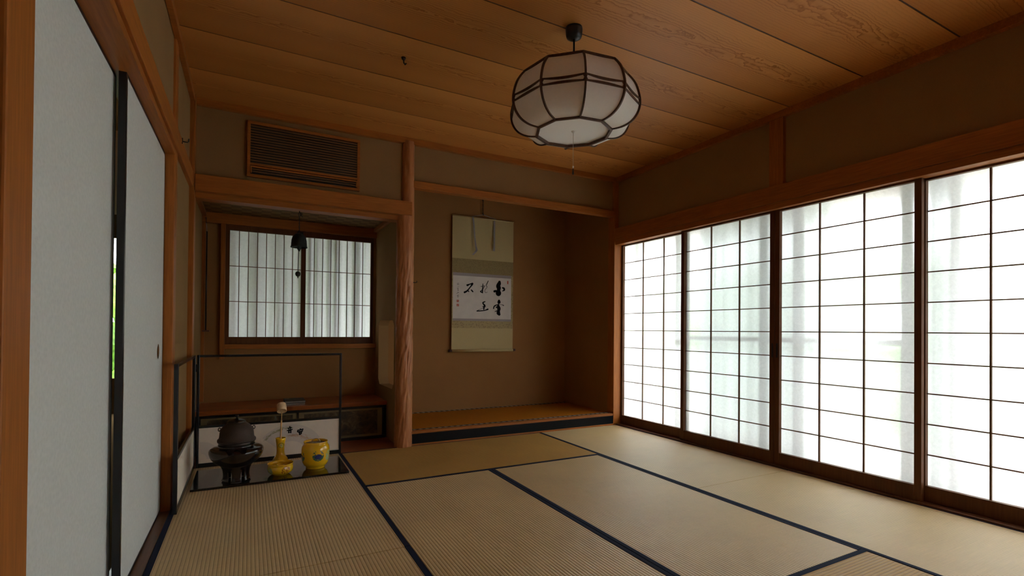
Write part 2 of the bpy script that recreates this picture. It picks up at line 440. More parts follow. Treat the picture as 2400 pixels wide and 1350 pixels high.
def glaze(name, marks):
    """yellow glaze; MARKS = list of (azimuth deg, z, radius, kind) medallions around the vertical axis"""
    mt, nt, b, out = new_mat(name)
    tc = nd(nt, 'ShaderNodeTexCoord')
    sp = nd(nt, 'ShaderNodeSeparateXYZ')
    nt.links.new(tc.outputs['Object'], sp.inputs[0])
    n0 = nd(nt, 'ShaderNodeTexNoise', ins={'Scale': 12, 'Detail': 3})
    nt.links.new(tc.outputs['Object'], n0.inputs['Vector'])
    col = ramp(nt, n0.outputs[0], [(0.3, (0.80, 0.42, 0.006)), (0.7, (0.92, 0.55, 0.012))])
    rad = mathn(nt, 'SQRT', mathn(nt, 'ADD', mathn(nt, 'MULTIPLY', sp.outputs['X'], sp.outputs['X']), mathn(nt, 'MULTIPLY', sp.outputs['Y'], sp.outputs['Y'])))
    for az, z0, R, kind in marks:
        a = math.radians(az)
        tx, ty = -math.sin(a), math.cos(a)
        u = mathn(nt, 'ADD', mathn(nt, 'MULTIPLY', sp.outputs['X'], tx), mathn(nt, 'MULTIPLY', sp.outputs['Y'], ty))
        front = mathn(nt, 'GREATER_THAN', mathn(nt, 'ADD', mathn(nt, 'MULTIPLY', sp.outputs['X'], math.cos(a)), mathn(nt, 'MULTIPLY', sp.outputs['Y'], math.sin(a))), 0.0)
        v = mathn(nt, 'SUBTRACT', sp.outputs['Z'], z0)
        d = mathn(nt, 'SQRT', mathn(nt, 'ADD', mathn(nt, 'MULTIPLY', u, u), mathn(nt, 'MULTIPLY', v, v)))
        inside = mathn(nt, 'MULTIPLY', mathn(nt, 'LESS_THAN', d, R), front)
        cv = nd(nt, 'ShaderNodeCombineXYZ')
        nt.links.new(u, cv.inputs[0]); nt.links.new(v, cv.inputs[1])
        if kind == 'peony':
            vor = nd(nt, 'ShaderNodeTexVoronoi', ins={'Scale': 85})
            nt.links.new(cv.outputs[0], vor.inputs['Vector'])
            nz = nd(nt, 'ShaderNodeTexNoise', ins={'Scale': 90, 'Detail': 4, 'Roughness': 0.65})
            nt.links.new(cv.outputs[0], nz.inputs['Vector'])
            # blue flower low in the disc, leaves round it, two buds above
            d2 = mathn(nt, 'SQRT', mathn(nt, 'ADD', mathn(nt, 'POWER', u, 2.0), mathn(nt, 'POWER', mathn(nt, 'MULTIPLY', mathn(nt, 'ADD', v, 0.006), 1.4), 2.0)))
            edge = mathn(nt, 'MULTIPLY', mathn(nt, 'SUBTRACT', nz.outputs[0], 0.5), 0.030)
            fl = mathn(nt, 'LESS_THAN', mathn(nt, 'ADD', d2, edge), 0.0225)
            low = mathn(nt, 'LESS_THAN', v, 0.000)
            lf = mathn(nt, 'MULTIPLY', low, mathn(nt, 'GREATER_THAN', nz.outputs[0], 0.42))
            up_ = mathn(nt, 'MULTIPLY', mathn(nt, 'GREATER_THAN', mathn(nt, 'ABSOLUTE', u), 0.014), mathn(nt, 'GREATER_THAN', nz.outputs[0], 0.50))
            leaf = mathn(nt, 'MAXIMUM', lf, up_)
            col = mixc(nt, mathn(nt, 'MULTIPLY', inside, leaf), col, (0.035, 0.13, 0.075))
            blue = ramp(nt, vor.outputs[0], [(0.1, (0.05, 0.07, 0.28)), (0.5, (0.02, 0.03, 0.14))])
            col = mixc(nt, mathn(nt, 'MULTIPLY', inside, fl), col, blue)
        elif kind == 'lace':
            vor = nd(nt, 'ShaderNodeTexVoronoi', ins={'Scale': 60}, feature='DISTANCE_TO_EDGE')
            nt.links.new(cv.outputs[0], vor.inputs['Vector'])
            ln = mathn(nt, 'LESS_THAN', vor.outputs[0], 0.13)
            col = mixc(nt, mathn(nt, 'MULTIPLY', inside, 0.55), col, (0.50, 0.50, 0.05))
            col = mixc(nt, mathn(nt, 'MULTIPLY', inside, ln), col, (0.42, 0.52, 0.28))
        elif kind == 'red':
            vor = nd(nt, 'ShaderNodeTexVoronoi', ins={'Scale': 70})
            vor.inputs['Randomness'].default_value = 0.45
            nt.links.new(cv.outputs[0], vor.inputs['Vector'])
            ln = mathn(nt, 'MULTIPLY', mathn(nt, 'GREATER_THAN', vor.outputs[0], 0.36), mathn(nt, 'LESS_THAN', vor.outputs[0], 0.56))
            col = mixc(nt, mathn(nt, 'MULTIPLY', inside, mathn(nt, 'MULTIPLY', ln, 0.9)), col, (0.30, 0.05, 0.012))
        else:
            ring = mathn(nt, 'GREATER_THAN', d, R*0.78)
            nz = nd(nt, 'ShaderNodeTexNoise', ins={'Scale': 140, 'Detail': 3})
            nt.links.new(cv.outputs[0], nz.inputs['Vector'])
            core = mathn(nt, 'MULTIPLY', mathn(nt, 'LESS_THAN', d, R*0.5), mathn(nt, 'GREATER_THAN', nz.outputs[0], 0.45))
            col = mixc(nt, mathn(nt, 'MULTIPLY', inside, ring), col, (0.13, 0.25, 0.03))
            col = mixc(nt, mathn(nt, 'MULTIPLY', inside, core), col, (0.42, 0.48, 0.20))
    nt.links.new(col, b.inputs['Base Color'])
    b.inputs['Roughness'].default_value = 0.12
    b.inputs['Coat Weight'].default_value = 0.5
    b.inputs['Coat Roughness'].default_value = 0.04
    return mt

# ------------------------------------------------------------------ mesh helpers
class MB:
    def __init__(self):
        self.v = []
        self.f = []
        self.s = []
    def add(self, vs, fs, smooth=False):
        o = len(self.v)
        self.v += [tuple(p) for p in vs]
        self.f += [tuple(i+o for i in f) for f in fs]
        self.s += [smooth]*len(fs)
        return self
    def box(self, x0, x1, y0, y1, z0, z1):
        if x0 > x1: x0, x1 = x1, x0
        if y0 > y1: y0, y1 = y1, y0
        if z0 > z1: z0, z1 = z1, z0
        return self.add([(x0, y0, z0), (x1, y0, z0), (x1, y1, z0), (x0, y1, z0), (x0, y0, z1), (x1, y0, z1), (x1, y1, z1), (x0, y1, z1)],
                        [(0, 3, 2, 1), (4, 5, 6, 7), (0, 1, 5, 4), (1, 2, 6, 5), (2, 3, 7, 6), (3, 0, 4, 7)])
    def lathe(self, prof, cx=0, cy=0, n=64, closed=False, a0=0, cap=False):
        vs, fs = [], []
        for r, z in prof:
            for k in range(n):
                a = a0+2*PI*k/n
                vs.append((cx+r*math.cos(a), cy+r*math.sin(a), z))
        m_ = len(prof)
        rng = range(m_ if closed else m_-1)
        for i in rng:
            j = (i+1) % m_
            for k in range(n):
                k2 = (k+1) % n
                fs.append((i*n+k, i*n+k2, j*n+k2, j*n+k))
        if cap:
            fs.append(tuple(range(n-1, -1, -1)))
            fs.append(tuple((m_-1)*n+k for k in range(n)))
        return self.add(vs, fs, True)
    def tube(self, pts, r, n=10, cap=True):
        pts = [Vector(p) for p in pts]
        rs = r if isinstance(r, (list, tuple)) else [r]*len(pts)
        vs, fs = [], []
        prev = None
        for i, p in enumerate(pts):
            t = (pts[min(i+1, len(pts)-1)]-pts[max(i-1, 0)])
            t = t.normalized() if t.length > 1e-9 else Vector((0, 0, 1))
            if prev is None:
                a = Vector((0, 0, 1)) if abs(t.z) < 0.9 else Vector((1, 0, 0))
                nrm = t.cross(a).normalized()
            else:
                nrm = (prev - t*prev.dot(t)).normalized()
            prev = nrm
            bn = t.cross(nrm)
            for k in range(n):
                a = 2*PI*k/n
                vs.append(p+(nrm*math.cos(a)+bn*math.sin(a))*rs[i])
        for i in range(len(pts)-1):
            for k in range(n):
                k2 = (k+1) % n
                fs.append((i*n+k, i*n+k2, (i+1)*n+k2, (i+1)*n+k))
        if cap:
            fs.append(tuple(range(n-1, -1, -1)))
            fs.append(tuple((len(pts)-1)*n+k for k in range(n)))
        return self.add(vs, fs, True)
    def sweep(self, pts, nrms, w, t):
        """rectangular bar along pts; w across (binormal), t along the given normals"""
        vs, fs = [], []
        pts = [Vector(p) for p in pts]
        for i, p in enumerate(pts):
            tg = (pts[min(i+1, len(pts)-1)]-pts[max(i-1, 0)]).normalized()
            nn = Vector(nrms[i]); nn = (nn-tg*nn.dot(tg)).normalized()
            bn = tg.cross(nn)
            for a, b_ in ((-1, -1), (1, -1), (1, 1), (-1, 1)):
                vs.append(p+bn*(w/2*a)+nn*(t/2*b_))
        for i in range(len(pts)-1):
            for k in range(4):
                k2 = (k+1) % 4
                fs.append((i*4+k, i*4+k2, (i+1)*4+k2, (i+1)*4+k))
        fs.append((3, 2, 1, 0))
        e = (len(pts)-1)*4
        fs.append((e, e+1, e+2, e+3))
        return self.add(vs, fs)
    def prism(self, poly, axis, a, b_):
        """2-D polygon extruded along axis from a to b_; poly in the two other coordinates in order"""
        def P(u, v, w):
            return {'x': (w, u, v), 'y': (u, w, v), 'z': (u, v, w)}[axis]
        n = len(poly)
        vs = [P(u, v, a) for u, v in poly]+[P(u, v, b_) for u, v in poly]
        fs = [tuple(range(n-1, -1, -1)), tuple(range(n, 2*n))]
        for k in range(n):
            k2 = (k+1) % n
            fs.append((k, k2, n+k2, n+k))
        return self.add(vs, fs)
    def brush(self, pts, y, t=0.0006, sub=6):
        """brush stroke in the x-z plane at depth y, points (x, z, width)"""
        P = []
        n = len(pts)
        for i in range(n-1):
            p0, p1, p2, p3 = pts[max(i-1, 0)], pts[i], pts[i+1], pts[min(i+2, n-1)]
            for s in range(sub):
                q = s/sub
                P.append(tuple(0.5*((2*p1[k])+(-p0[k]+p2[k])*q+(2*p0[k]-5*p1[k]+4*p2[k]-p3[k])*q*q+(-p0[k]+3*p1[k]-3*p2[k]+p3[k])*q**3) for k in range(3)))
        P.append(pts[-1])
        L, R = [], []
        for i, p in enumerate(P):
            a, b_ = P[max(i-1, 0)], P[min(i+1, len(P)-1)]
            d = Vector((b_[0]-a[0], b_[1]-a[1]))
            d = d.normalized() if d.length > 1e-9 else Vector((1, 0))
            w = max(p[2], 0.0008)/2
            L.append((p[0]-d.y*w, p[1]+d.x*w)); R.append((p[0]+d.y*w, p[1]-d.x*w))
        def cap(c, w, d0):
            return [(c[0]+w*math.cos(d0+a), c[1]+w*math.sin(d0+a)) for a in (-0.35*PI, 0, 0.35*PI)]
        # body as quads, so the outline may curl
        vs, fs = [], []
        for (l, r2) in zip(L, R):
            vs += [(l[0], y, l[1]), (r2[0], y, r2[1])]
        for i in range(len(P)-1):
            fs.append((2*i, 2*i+1, 2*i+3, 2*i+2))
        self.add(vs, fs)
        for p in (P[0], P[-1]):
            w = max(p[2], 0.0008)/2
            ring = [(p[0]+w*math.cos(2*PI*k/12), y-0.00005, p[1]+w*math.sin(2*PI*k/12)) for k in range(12)]
            self.add(ring, [tuple(range(12))])
        return self
    def build(self, name, mat, parent=None, bevel=0.0, loc=None, solid=0.0, seg=2):
        me = bpy.data.meshes.new(name)
        me.from_pydata(self.v, [], self.f)
        me.polygons.foreach_set('use_smooth', self.s)
        bm = bmesh.new(); bm.from_mesh(me)
        bmesh.ops.recalc_face_normals(bm, faces=bm.faces)
        bm.to_mesh(me); bm.free()
        me.materials.append(MATS[mat] if isinstance(mat, str) else mat)
        me.update()
        o = bpy.data.objects.new(name, me)
        C.objects.link(o)
        if loc is not None:
            o.location = loc
        if parent is not None:
            o.parent = parent
            o.matrix_parent_inverse = Matrix.Translation(root_loc(parent)).inverted()
        if solid:
            md = o.modifiers.new('s', 'SOLIDIFY'); md.thickness = solid; md.offset = 0
        if bevel:
            md = o.modifiers.new('b', 'BEVEL'); md.width = bevel; md.segments = seg; md.limit_method = 'ANGLE'; md.angle_limit = math.radians(40)
        return o

def slim(root, x, y, k):
    """true radii: narrow every part of a round thing about its upright axis"""
    for o in root.children:
        lx_, ly_ = (0, 0)
        if Vector(o.location).length > 1e-6:
            lx_, ly_ = o.location.x, o.location.y
        for v in o.data.vertices:
            v.co.x = (v.co.x+lx_-x)*k+x-lx_
            v.co.y = (v.co.y+ly_-y)*k+y-ly_

def root_loc(o):
    v = Vector(o.location)
    while o.parent is not None:
        # parents here are never rotated; inverse offsets cancel, so world location adds up simply
        p = o.parent
        v = o.matrix_parent_inverse.to_translation()+Vector(o.location)+root_loc(p)
        return v
    return v

def thing(name, label, cat, loc=(0, 0, 0), group=None):
    o = bpy.data.objects.new(name, None)
    o.empty_display_size = 0.05
    C.objects.link(o)
    o.location = loc
    o['label'] = label; o['category'] = cat
    if group: o['group'] = group
    return o

def tag(o, label, cat, group=None, kind=None):
    o['label'] = label; o['category'] = cat
    if group: o['group'] = group
    if kind: o['kind'] = kind
    return o

def struct(o, label=None, cat=None):
    o['kind'] = 'structure'
    if label: o['label'] = label
    if cat: o['category'] = cat
    return o

def sthing(name, label, cat, loc=(0, 0, 0)):
    return struct(thing(name, label, cat, loc))

# ------------------------------------------------------------------ room shell
# x: 0 left wall .. 3.59 right wall;  y: 0 alcove front, negative towards the camera;  z: 0 mat top
struct(MB().box(-0.6, 3.8, -5.5, 1.05, -0.12, -0.056).build('floor', 'wood_floor'), 'bare sub floor under the tatami mats', 'floor')
struct(MB().box(-0.05, 3.62, -5.5, -3.62, -0.056, -0.002).build('floor_near', 'wood_floor'), 'brown wooden floor past the tatami', 'floor')

# ceiling boards
b = MB()
ys = [0.06]+[-0.4224-0.4606*k for k in range(12)]
for i in range(len(ys)-1):
    b.box(-0.06, 3.66, ys[i+1]+0.0045, ys[i]-0.0045, 2.4775, 2.497)
b.box(-0.06, 3.66, -5.5, 0.06, 2.497, 2.51)
ceil_o = struct(b.build('ceiling', 'ceiling_cedar'), 'cedar board ceiling with flowing grain', 'ceiling')
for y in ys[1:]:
    MB().box(-0.05, 3.65, y-0.0044, y+0.0044, 2.4795, 2.49).build('gap_shade_strip', 'wood_lamp', ceil_o)  # dark strips set into the board gaps stand in for their shade

# left wall
b = MB()
b.box(-0.11, -0.010, -0.73, 0.0, -0.05, 2.4775)          # beside the corner post
b.box(-0.11, -0.012, -0.83, -2.72, 1.86, 2.4775)         # above the sliding doors
b.box(-0.11, -0.012, -2.835, -5.5, -0.05, 2.4775)
struct(b.build('wall_left', 'plaster'), 'tan plaster wall over the sliding paper doors', 'wall')
# right wall
b = MB()
b.box(3.62, 3.72, 0.0, -5.5, 1.90, 2.4775)
b.box(3.62, 3.72, -5.22, -5.5, -0.05, 1.90)
struct(b.build('wall_right', 'plaster'), 'tan plaster wall above the translucent paper screens', 'wall')
b = MB()
b.box(0.02, 1.44, 0.035, 0.12, 1.90, 2.4775)
b.box(1.44, 3.60, 0.035, 0.10, 2.12, 2.4775)
struct(b.build('wall_front_upper', 'plaster'), 'plaster wall strip above the two alcoves', 'wall')
# behind the camera
struct(MB().box(-0.11, 3.72, -5.56, -5.5, -0.05, 2.4775).build('wall_near', 'plaster'))

# alcove shells (toko: x 1.50-3.57, side alcove: x 0-1.41, both 0.88 deep)
DW0, DW1 = 1.41, 1.50
b = MB()
b.box(1.44, 3.66, 0.88, 0.95, -0.05, 2.45)
struct(b.build('wall_back', 'plaster_shaded'), 'brown plaster back wall behind the hanging scroll', 'wall')
b = MB()
WX0, WX1, WZ0, WZ1 = 0.17, 1.39, 0.80, 1.80
b.box(-0.02, WX0, 0.88, 0.95, -0.05, 1.90)
b.box(WX1, 1.44, 0.88, 0.95, -0.05, 1.90)
b.box(WX0, WX1, 0.88, 0.95, -0.05, WZ0)
b.box(WX0, WX1, 0.88, 0.95, WZ1, 1.90)
struct(b.build('wall_back_side', 'plaster_shaded'), 'brown plaster around the small alcove window', 'wall')
struct(MB().box(-0.08, 0.0, 0.06, 0.95, -0.05, 1.90).build('wall_alcove_left', 'plaster'))
struct(MB().box(3.575, 3.66, 0.10, 0.88, -0.05, 2.45).build('wall_alcove_right', 'plaster_shaded'))
struct(MB().box(1.44, 3.66, 0.10, 0.95, 2.45, 2.48).build('ceiling_alcove', 'wood_x'))
struct(MB().box(0.0, DW0, 0.11, 0.88, 1.885, 1.90).build('ceiling_side_alcove', 'woven_ceiling'), 'woven strip ceiling of the side alcove', 'ceiling')
# dividing wall with cut-corner opening
b = MB()
NY0, NY1, NZ0, NZ1, NC = 0.185, 0.735, 0.435, 1.018, 0.05
outer = [(0.09, -0.05), (0.88, -0.05), (0.88, 2.45), (0.09, 2.45)]
inner = [(NY0+NC, NZ0), (NY1-NC, NZ0), (NY1, NZ0+NC), (NY1, NZ1-NC), (NY1-NC, NZ1), (NY0+NC, NZ1), (NY0, NZ1-NC), (NY0, NZ0+NC)]
def ringwall(xa):
    return [(xa, y, z) for y, z in outer]+[(xa, y, z) for y, z in inner]
va, vb = ringwall(DW0), ringwall(DW1)
ff = [(0, 1, 5, 4), (1, 6, 5), (1, 2, 7, 6), (2, 8, 7), (2, 3, 9, 8), (3, 10, 9), (3, 0, 11, 10), (0, 4, 11)]
b.add(va+vb, ff+[tuple(i+12 for i in reversed(f)) for f in ff]
      + [(4+k, 4+(k+1) % 8, 16+(k+1) % 8, 16+k) for k in range(8)] + [(k, (k+1) % 4, 12+(k+1) % 4, 12+k) for k in range(4)])
struct(b.build('wall_divider', 'plaster'), 'plaster wall with a cut corner opening between the alcoves', 'wall')
# alcove floors
struct(MB().box(0.0, DW0, 0.0, 0.88, -0.05, 0.0).build('floor_side_alcove', 'wood_floor'), 'polished brown board floor of the side alcove', 'floor')
struct(MB().box(DW1, 3.575, 0.03, 0.88, -0.05, 0.095).build('floor_alcove', 'wood_floor'))
struct(MB().box(DW0, 3.60, -0.0, 0.03, -0.05, 0.014).build('trim_1', 'wood_x', bevel=0.002), 'thin wooden strip on the floor in front of the scroll alcove', 'trim')

# beams, posts, cornice
def trim(n, mb, mat, label, bevel=0.002):
    return struct(mb.build('trim_%d' % n, mat, bevel=bevel), label, 'trim')
trim(2, MB().box(-0.03, 0.012, -2.72, -0.03, 1.86, 1.967), 'wood_y', 'long wooden rail above the fusuma doors')
trim(3, MB().box(-0.12, 0.0, -2.72, -0.83, 1.830, 1.86), 'wood_y', 'grooved lintel the fusuma doors slide in')
trim(4, MB().box(-0.11, 0.0, -2.835, -2.718, -0.05, 2.4775), 'wood_z', 'square wooden post nearest the camera', 0.004)
trim(5, MB().box(-0.11, 0.0, -0.83, -0.73, -0.05, 2.4775), 'wood_z', 'square wooden post at the far end of the fusuma', 0.004)
trim(6, MB().box(-0.09, 0.02, -0.045, 0.06, -0.05, 2.4775), 'wood_z', 'corner post between the fusuma wall and side alcove', 0.004)
trim(7, MB().box(0.022, 1.484, -0.050, 0.09, 1.842, 1.951), 'wood_x', 'wide beam over the side alcove under the grille')
trim(8, MB().box(0.02, 1.43, 0.008, 0.11, 1.806, 1.853), 'wood_x', 'lower lintel beam of the side alcove')
trim(9, MB().box(1.50, 3.57, 0.0, 0.07, 2.082, 2.140), 'wood_x', 'slim beam over the scroll alcove', 0.003)
b = MB()
b.box(-0.01, 0.017, -5.5, 0.01, 2.43, 2.4775)
b.box(0.0, 3.60, 0.0, 0.04, 2.43, 2.4775)
b.box(3.585, 3.63, -5.5, 0.01, 2.43, 2.4775)
trim(10, b, 'wood_x', 'narrow wooden cornice around the ceiling')
trim(11, MB().box(3.57, 3.67, 0.0, 0.10, -0.05, 2.4775), 'wood_z', 'corner post between scroll alcove and paper screens', 0.004)
trim(12, MB().box(3.575, 3.72, 0.0, -5.5, 1.843, 1.962), 'wood_y', 'long wooden rail above the paper screens')
trim(13, MB().box(3.585, 3.72, 0.0, -5.5, 1.800, 1.843), 'wood_y', 'grooved lintel over the paper screens')
trim(14, MB().box(3.605, 3.72, 0.0, -5.5, -0.05, 0.010), 'wood_sill', 'dark sill under the paper screens')
trim(15, MB().box(3.59, 3.64, -1.76, -1.655, 1.962, 2.43), 'wood_z', 'short wall post above the middle paper screens')
trim(16, MB().box(-0.12, -0.001, -2.72, -0.83, -0.05, -0.003), 'wood_sill', 'grooved sill under the fusuma doors')
trim(17, MB().box(3.57, 3.70, -3.52, -3.42, -0.05, 2.4775), 'wood_z', 'square post at the near end of the paper screens')
trim(18, MB().box(0.0, DW0, 0.845, 0.88, 1.80, 1.885), 'wood_x', 'wooden rail over the alcove window')
b = MB(); b.box(0.0, 0.03, 0.11, 0.88, 1.85, 1.885); b.box(1.38, 1.41, 0.11, 0.88, 1.85, 1.885)
trim(19, b, 'wood_y', 'thin mouldings at the sides of the woven ceiling')
trim(20, MB().box(0.134, 0.168, 0.845, 0.88, 0.676, 1.80), 'wood_z', 'slim upright beside the alcove window running below it')
trim(21, MB().box(0.168, DW0, 0.842, 0.88, 0.76, 0.80), 'wood_x', 'wooden sill under the alcove window')
trim(22, MB().box(0.0, 0.025, 0.855, 0.88, 0.33, 1.85), 'wood_z', 'thin corner strip at the back of the side alcove')
# alcove front board: black lacquer with a wood lip
k = thing('alcove_sill', 'black lacquered front board of the scroll alcove with a brown lip', 'sill', (1.51, 0.0, 0.014))
MB().box(1.51, 3.57, 0.002, 0.03, 0.014, 0.092).build('front_board', 'front_lacquer', k, bevel=0.001)
MB().box(1.51, 3.57, 0.004, 0.045, 0.092, 0.112).build('wooden_lip', 'wood_x', k, bevel=0.003)
# alcove mat
k = thing('alcove_mat', 'orange brown mat with patterned edging on the scroll alcove floor', 'mat', (1.51, 0.045, 0.095))
MB().box(1.505, 3.573, 0.047, 0.878, 0.096, 0.113).build('mat_surface', 'tatami_alcove', k)
for y0 in (0.049, 0.836):
    MB().box(1.506, 3.572, y0, y0+0.04, 0.1135, 0.1150).build('edging', 'edging_cloth', k)

# rough log pillar
def log_pillar():
    n, rows = 88, 330
    vs, fs = [], []
    rnd = random.Random(3)
    flutes = [(rnd.uniform(0, 2*PI), rnd.uniform(0.0, 2.45), rnd.uniform(0.05, 0.11), rnd.uniform(0.035, 0.115), rnd.uniform(0.002, 0.0055)) for _ in range(620)]
    for i in range(rows):
        z = -0.05+2.5*i/(rows-1)
        kz = max(0.0, min(1.0, (z-1.86)/0.08)); kz = kz*kz*(3-2*kz)
        base = 0.0725-0.0035*min(1, max(0, z)/1.8)-0.0225*kz
        rough = 0.12+0.88*max(0.0, min(1.0, (1.72-z)/0.4))
        for j in range(n):
            a = 2*PI*j/n
            r = base+0.0012*math.sin(3*a+z*1.7)+0.0010*math.sin(2*a-z*2.3)
            if rough > 0:
                for (fa, fz, fwid, fl, fd) in flutes:
                    dz = (z-fz)/fl
                    if abs(dz) < 1:
                        da = (a-fa-0.12*dz+PI) % (2*PI)-PI
                        da /= fwid*2.0
                        if abs(da) < 1:
                            r -= fd*rough*(1-da*da)*(1-dz*dz)
            vs.append((1.4515+0.021*kz+r*math.cos(a), 0.030+r*math.sin(a), z))
    for i in range(rows-1):
        for j in range(n):
            j2 = (j+1) % n
            fs.append((i*n+j, i*n+j2, (i+1)*n+j2, (i+1)*n+j))
    mb = MB(); mb.add(vs, fs, True)
    return mb
t = thing('log_pillar', 'rough hewn reddish log pillar standing between the two alcoves', 'pillar', (1.452, 0.03, 0))
log_pillar().build('log', 'log_wood', t)
MB().tube([(1.505, 0.010, 1.315), (1.536, 0.005, 1.315), (1.544, 0.004, 1.318), (1.544, 0.004, 1.330)], 0.003, 8).build('flower_hook', 'iron', t)

# ------------------------------------------------------------------ tatami
def mat(name, label, x0, x1, y0, y1, run, edges):
    t = thing(name, label, 'tatami', ((x0+x1)/2, (y0+y1)/2, -0.056), None)
    g = 0.0012
    MB().box(x0+g, x1-g, y0+g, y1-g, -0.055, 0.0).build('mat_surface', 'tatami_'+run, t, bevel=0.003)
    for e in edges:
        a, c, d, h = e
        MB().box(a+g, c-g, d+g, h-g, -0.053, 0.0016).build('cloth_border', 'border_cloth', t, bevel=0.0012)
    return t
B = 0.0262
X1, X2, X3, X4 = 0.9751, 1.796, 2.7052, 3.603
Y1, Y2, Y3, Y4 = -0.8914, -1.7977, -2.7111, -3.615
mat('tatami_mat', 'tatami along the fusuma carrying the black tray and folding screen', 0, X1, Y2, 0, 'y', [(0, B, Y2, 0), (X1-B, X1, Y2, 0)])
mat('tatami_mat', 'tatami along the fusuma closest to the camera', 0.003, X1, Y4, Y2, 'y', [(0.003, B+.003, Y4, Y2), (X1-B-.002, X1, Y4, Y2)])
mat('tatami_mat', 'crosswise tatami at the foot of the log pillar', X1, X3, Y1, 0, 'x', [(X1, X3, Y1, Y1+B), (X1, X3, -0.012, 0)])
mat('tatami_mat', 'inner lengthwise tatami, next to the one holding the tea tray', X1, X2, Y3, Y1, 'y', [(X2-B, X2, Y3, Y1)])
mat('tatami_mat', 'lengthwise tatami directly below the hanging lamp, blue borders on both long sides', X2, X3, Y3, Y1, 'y', [(X2, X2+B, Y3, Y1), (X3-B, X3, Y3, Y1)])
mat('tatami_mat', 'far tatami beside the paper screens, reaching the scroll alcove', X3, X4, Y2, 0, 'y', [(X3, X3+B, Y2, 0), (X4-0.013, X4, Y2, 0)])
mat('tatami_mat', 'near tatami beside the paper screens', X3, X4, Y4, Y2, 'y', [(X3, X3+B, Y4, Y2), (X4-0.013, X4, Y4, Y2)])
mat('tatami_mat', 'crosswise tatami at the bottom edge nearest the camera', X1, X3, Y4, Y3, 'x', [(X1, X3, Y3-B, Y3), (X1, X3, Y4, Y4+B)])

# ------------------------------------------------------------------ fusuma
def fusuma(n, label, xf, y0, y1, w_near, w_far, pull_y):
    """xf room face; frame black; w_near/far: visible stile widths"""
    t = sthing('door_%d' % n, label, 'sliding door', (xf-0.01, (y0+y1)/2, 0))
    xb = xf-0.023
    MB().box(xb+0.002, xf-0.0008, y0+w_near, y1-w_far, 0.012, 1.818).build('paper_panel', 'fusuma_paper', t)
    MB().box(xb, xf, y0, y0+w_near, 0.0, 1.843).build('stile', 'lacquer_satin', t, bevel=0.0015)
    MB().box(xb, xf, y1-w_far, y1, 0.0, 1.843).build('stile', 'lacquer_satin', t, bevel=0.0015)
    MB().box(xb, xf, y0+w_near, y1-w_far, 0.0, 0.012).build('rail', 'lacquer_satin', t, bevel=0.001)
    MB().box(xb, xf, y0+w_near, y1-w_far, 1.818, 1.843).build('rail', 'lacquer_satin', t, bevel=0.001)
    if pull_y is not None:
        ring = MB(); z = 0.82
        vs, fs = [], []
        N = 32
        for rr, dx in ((1.0, 0.0008), (0.92, 0.0016), (0.80, 0.0008), (0.75, -0.003)):
            for k in range(N):
                a = 2*PI*k/N
                vs.append((xf+dx, pull_y+0.024*rr*math.cos(a), z+0.036*rr*math.sin(a)))
        for i in range(3):
            for k in range(N):
                k2 = (k+1) % N
                fs.append((i*N+k, i*N+k2, (i+1)*N+k2, (i+1)*N+k))
        ring.add(vs, fs, True)
        ring.build('finger_pull', 'lacquer', t)
        MB().add([(xf+0.0006, pull_y+0.020*math.cos(2*PI*k/N), z+0.031*math.sin(2*PI*k/N)) for k in range(N)], [tuple(range(N))]).build('finger_pull', 'lacquer', t)
    return t
fusuma(1, 'pale grey sliding paper door nearest the camera, in the rear track', -0.080, -2.66, -1.690, 0.02, 0.013, None)
fusuma(2, 'pale grey sliding paper door with oval pull, ending at the far post', -0.042, -1.742, -0.832, 0.020, 0.010, -0.975)

# corridor behind the fusuma, with its far end open to the garden
b = MB()
b.box(-1.25, -1.20, -3.2, 3.2, -0.1, 2.5)
struct(b.build('wall_corridor', 'corridor_wall'))
struct(MB().box(-1.25, -0.11, -3.2, 3.2, 2.48, 2.52).build('ceiling_corridor', 'corridor_wall'))
struct(MB().box(-1.25, -0.13, -3.2, 3.2, -0.12, -0.05).build('floor_corridor', 'corridor_wall'))
struct(MB().box(-1.25, -0.11, -3.25, -3.2, -0.1, 2.5).build('wall_corridor_near', 'corridor_wall'))
struct(MB().box(-0.11, -0.09, 0.95, 3.2, -0.1, 2.5).build('wall_corridor_inner', 'corridor_wall'))
b = MB(); b.box(-1.25, -0.09, 3.2, 3.25, 1.95, 2.5); b.box(-1.25, -0.09, 3.2, 3.25, -0.1, 0.35)
struct(b.build('wall_corridor_end', 'corridor_wall'))

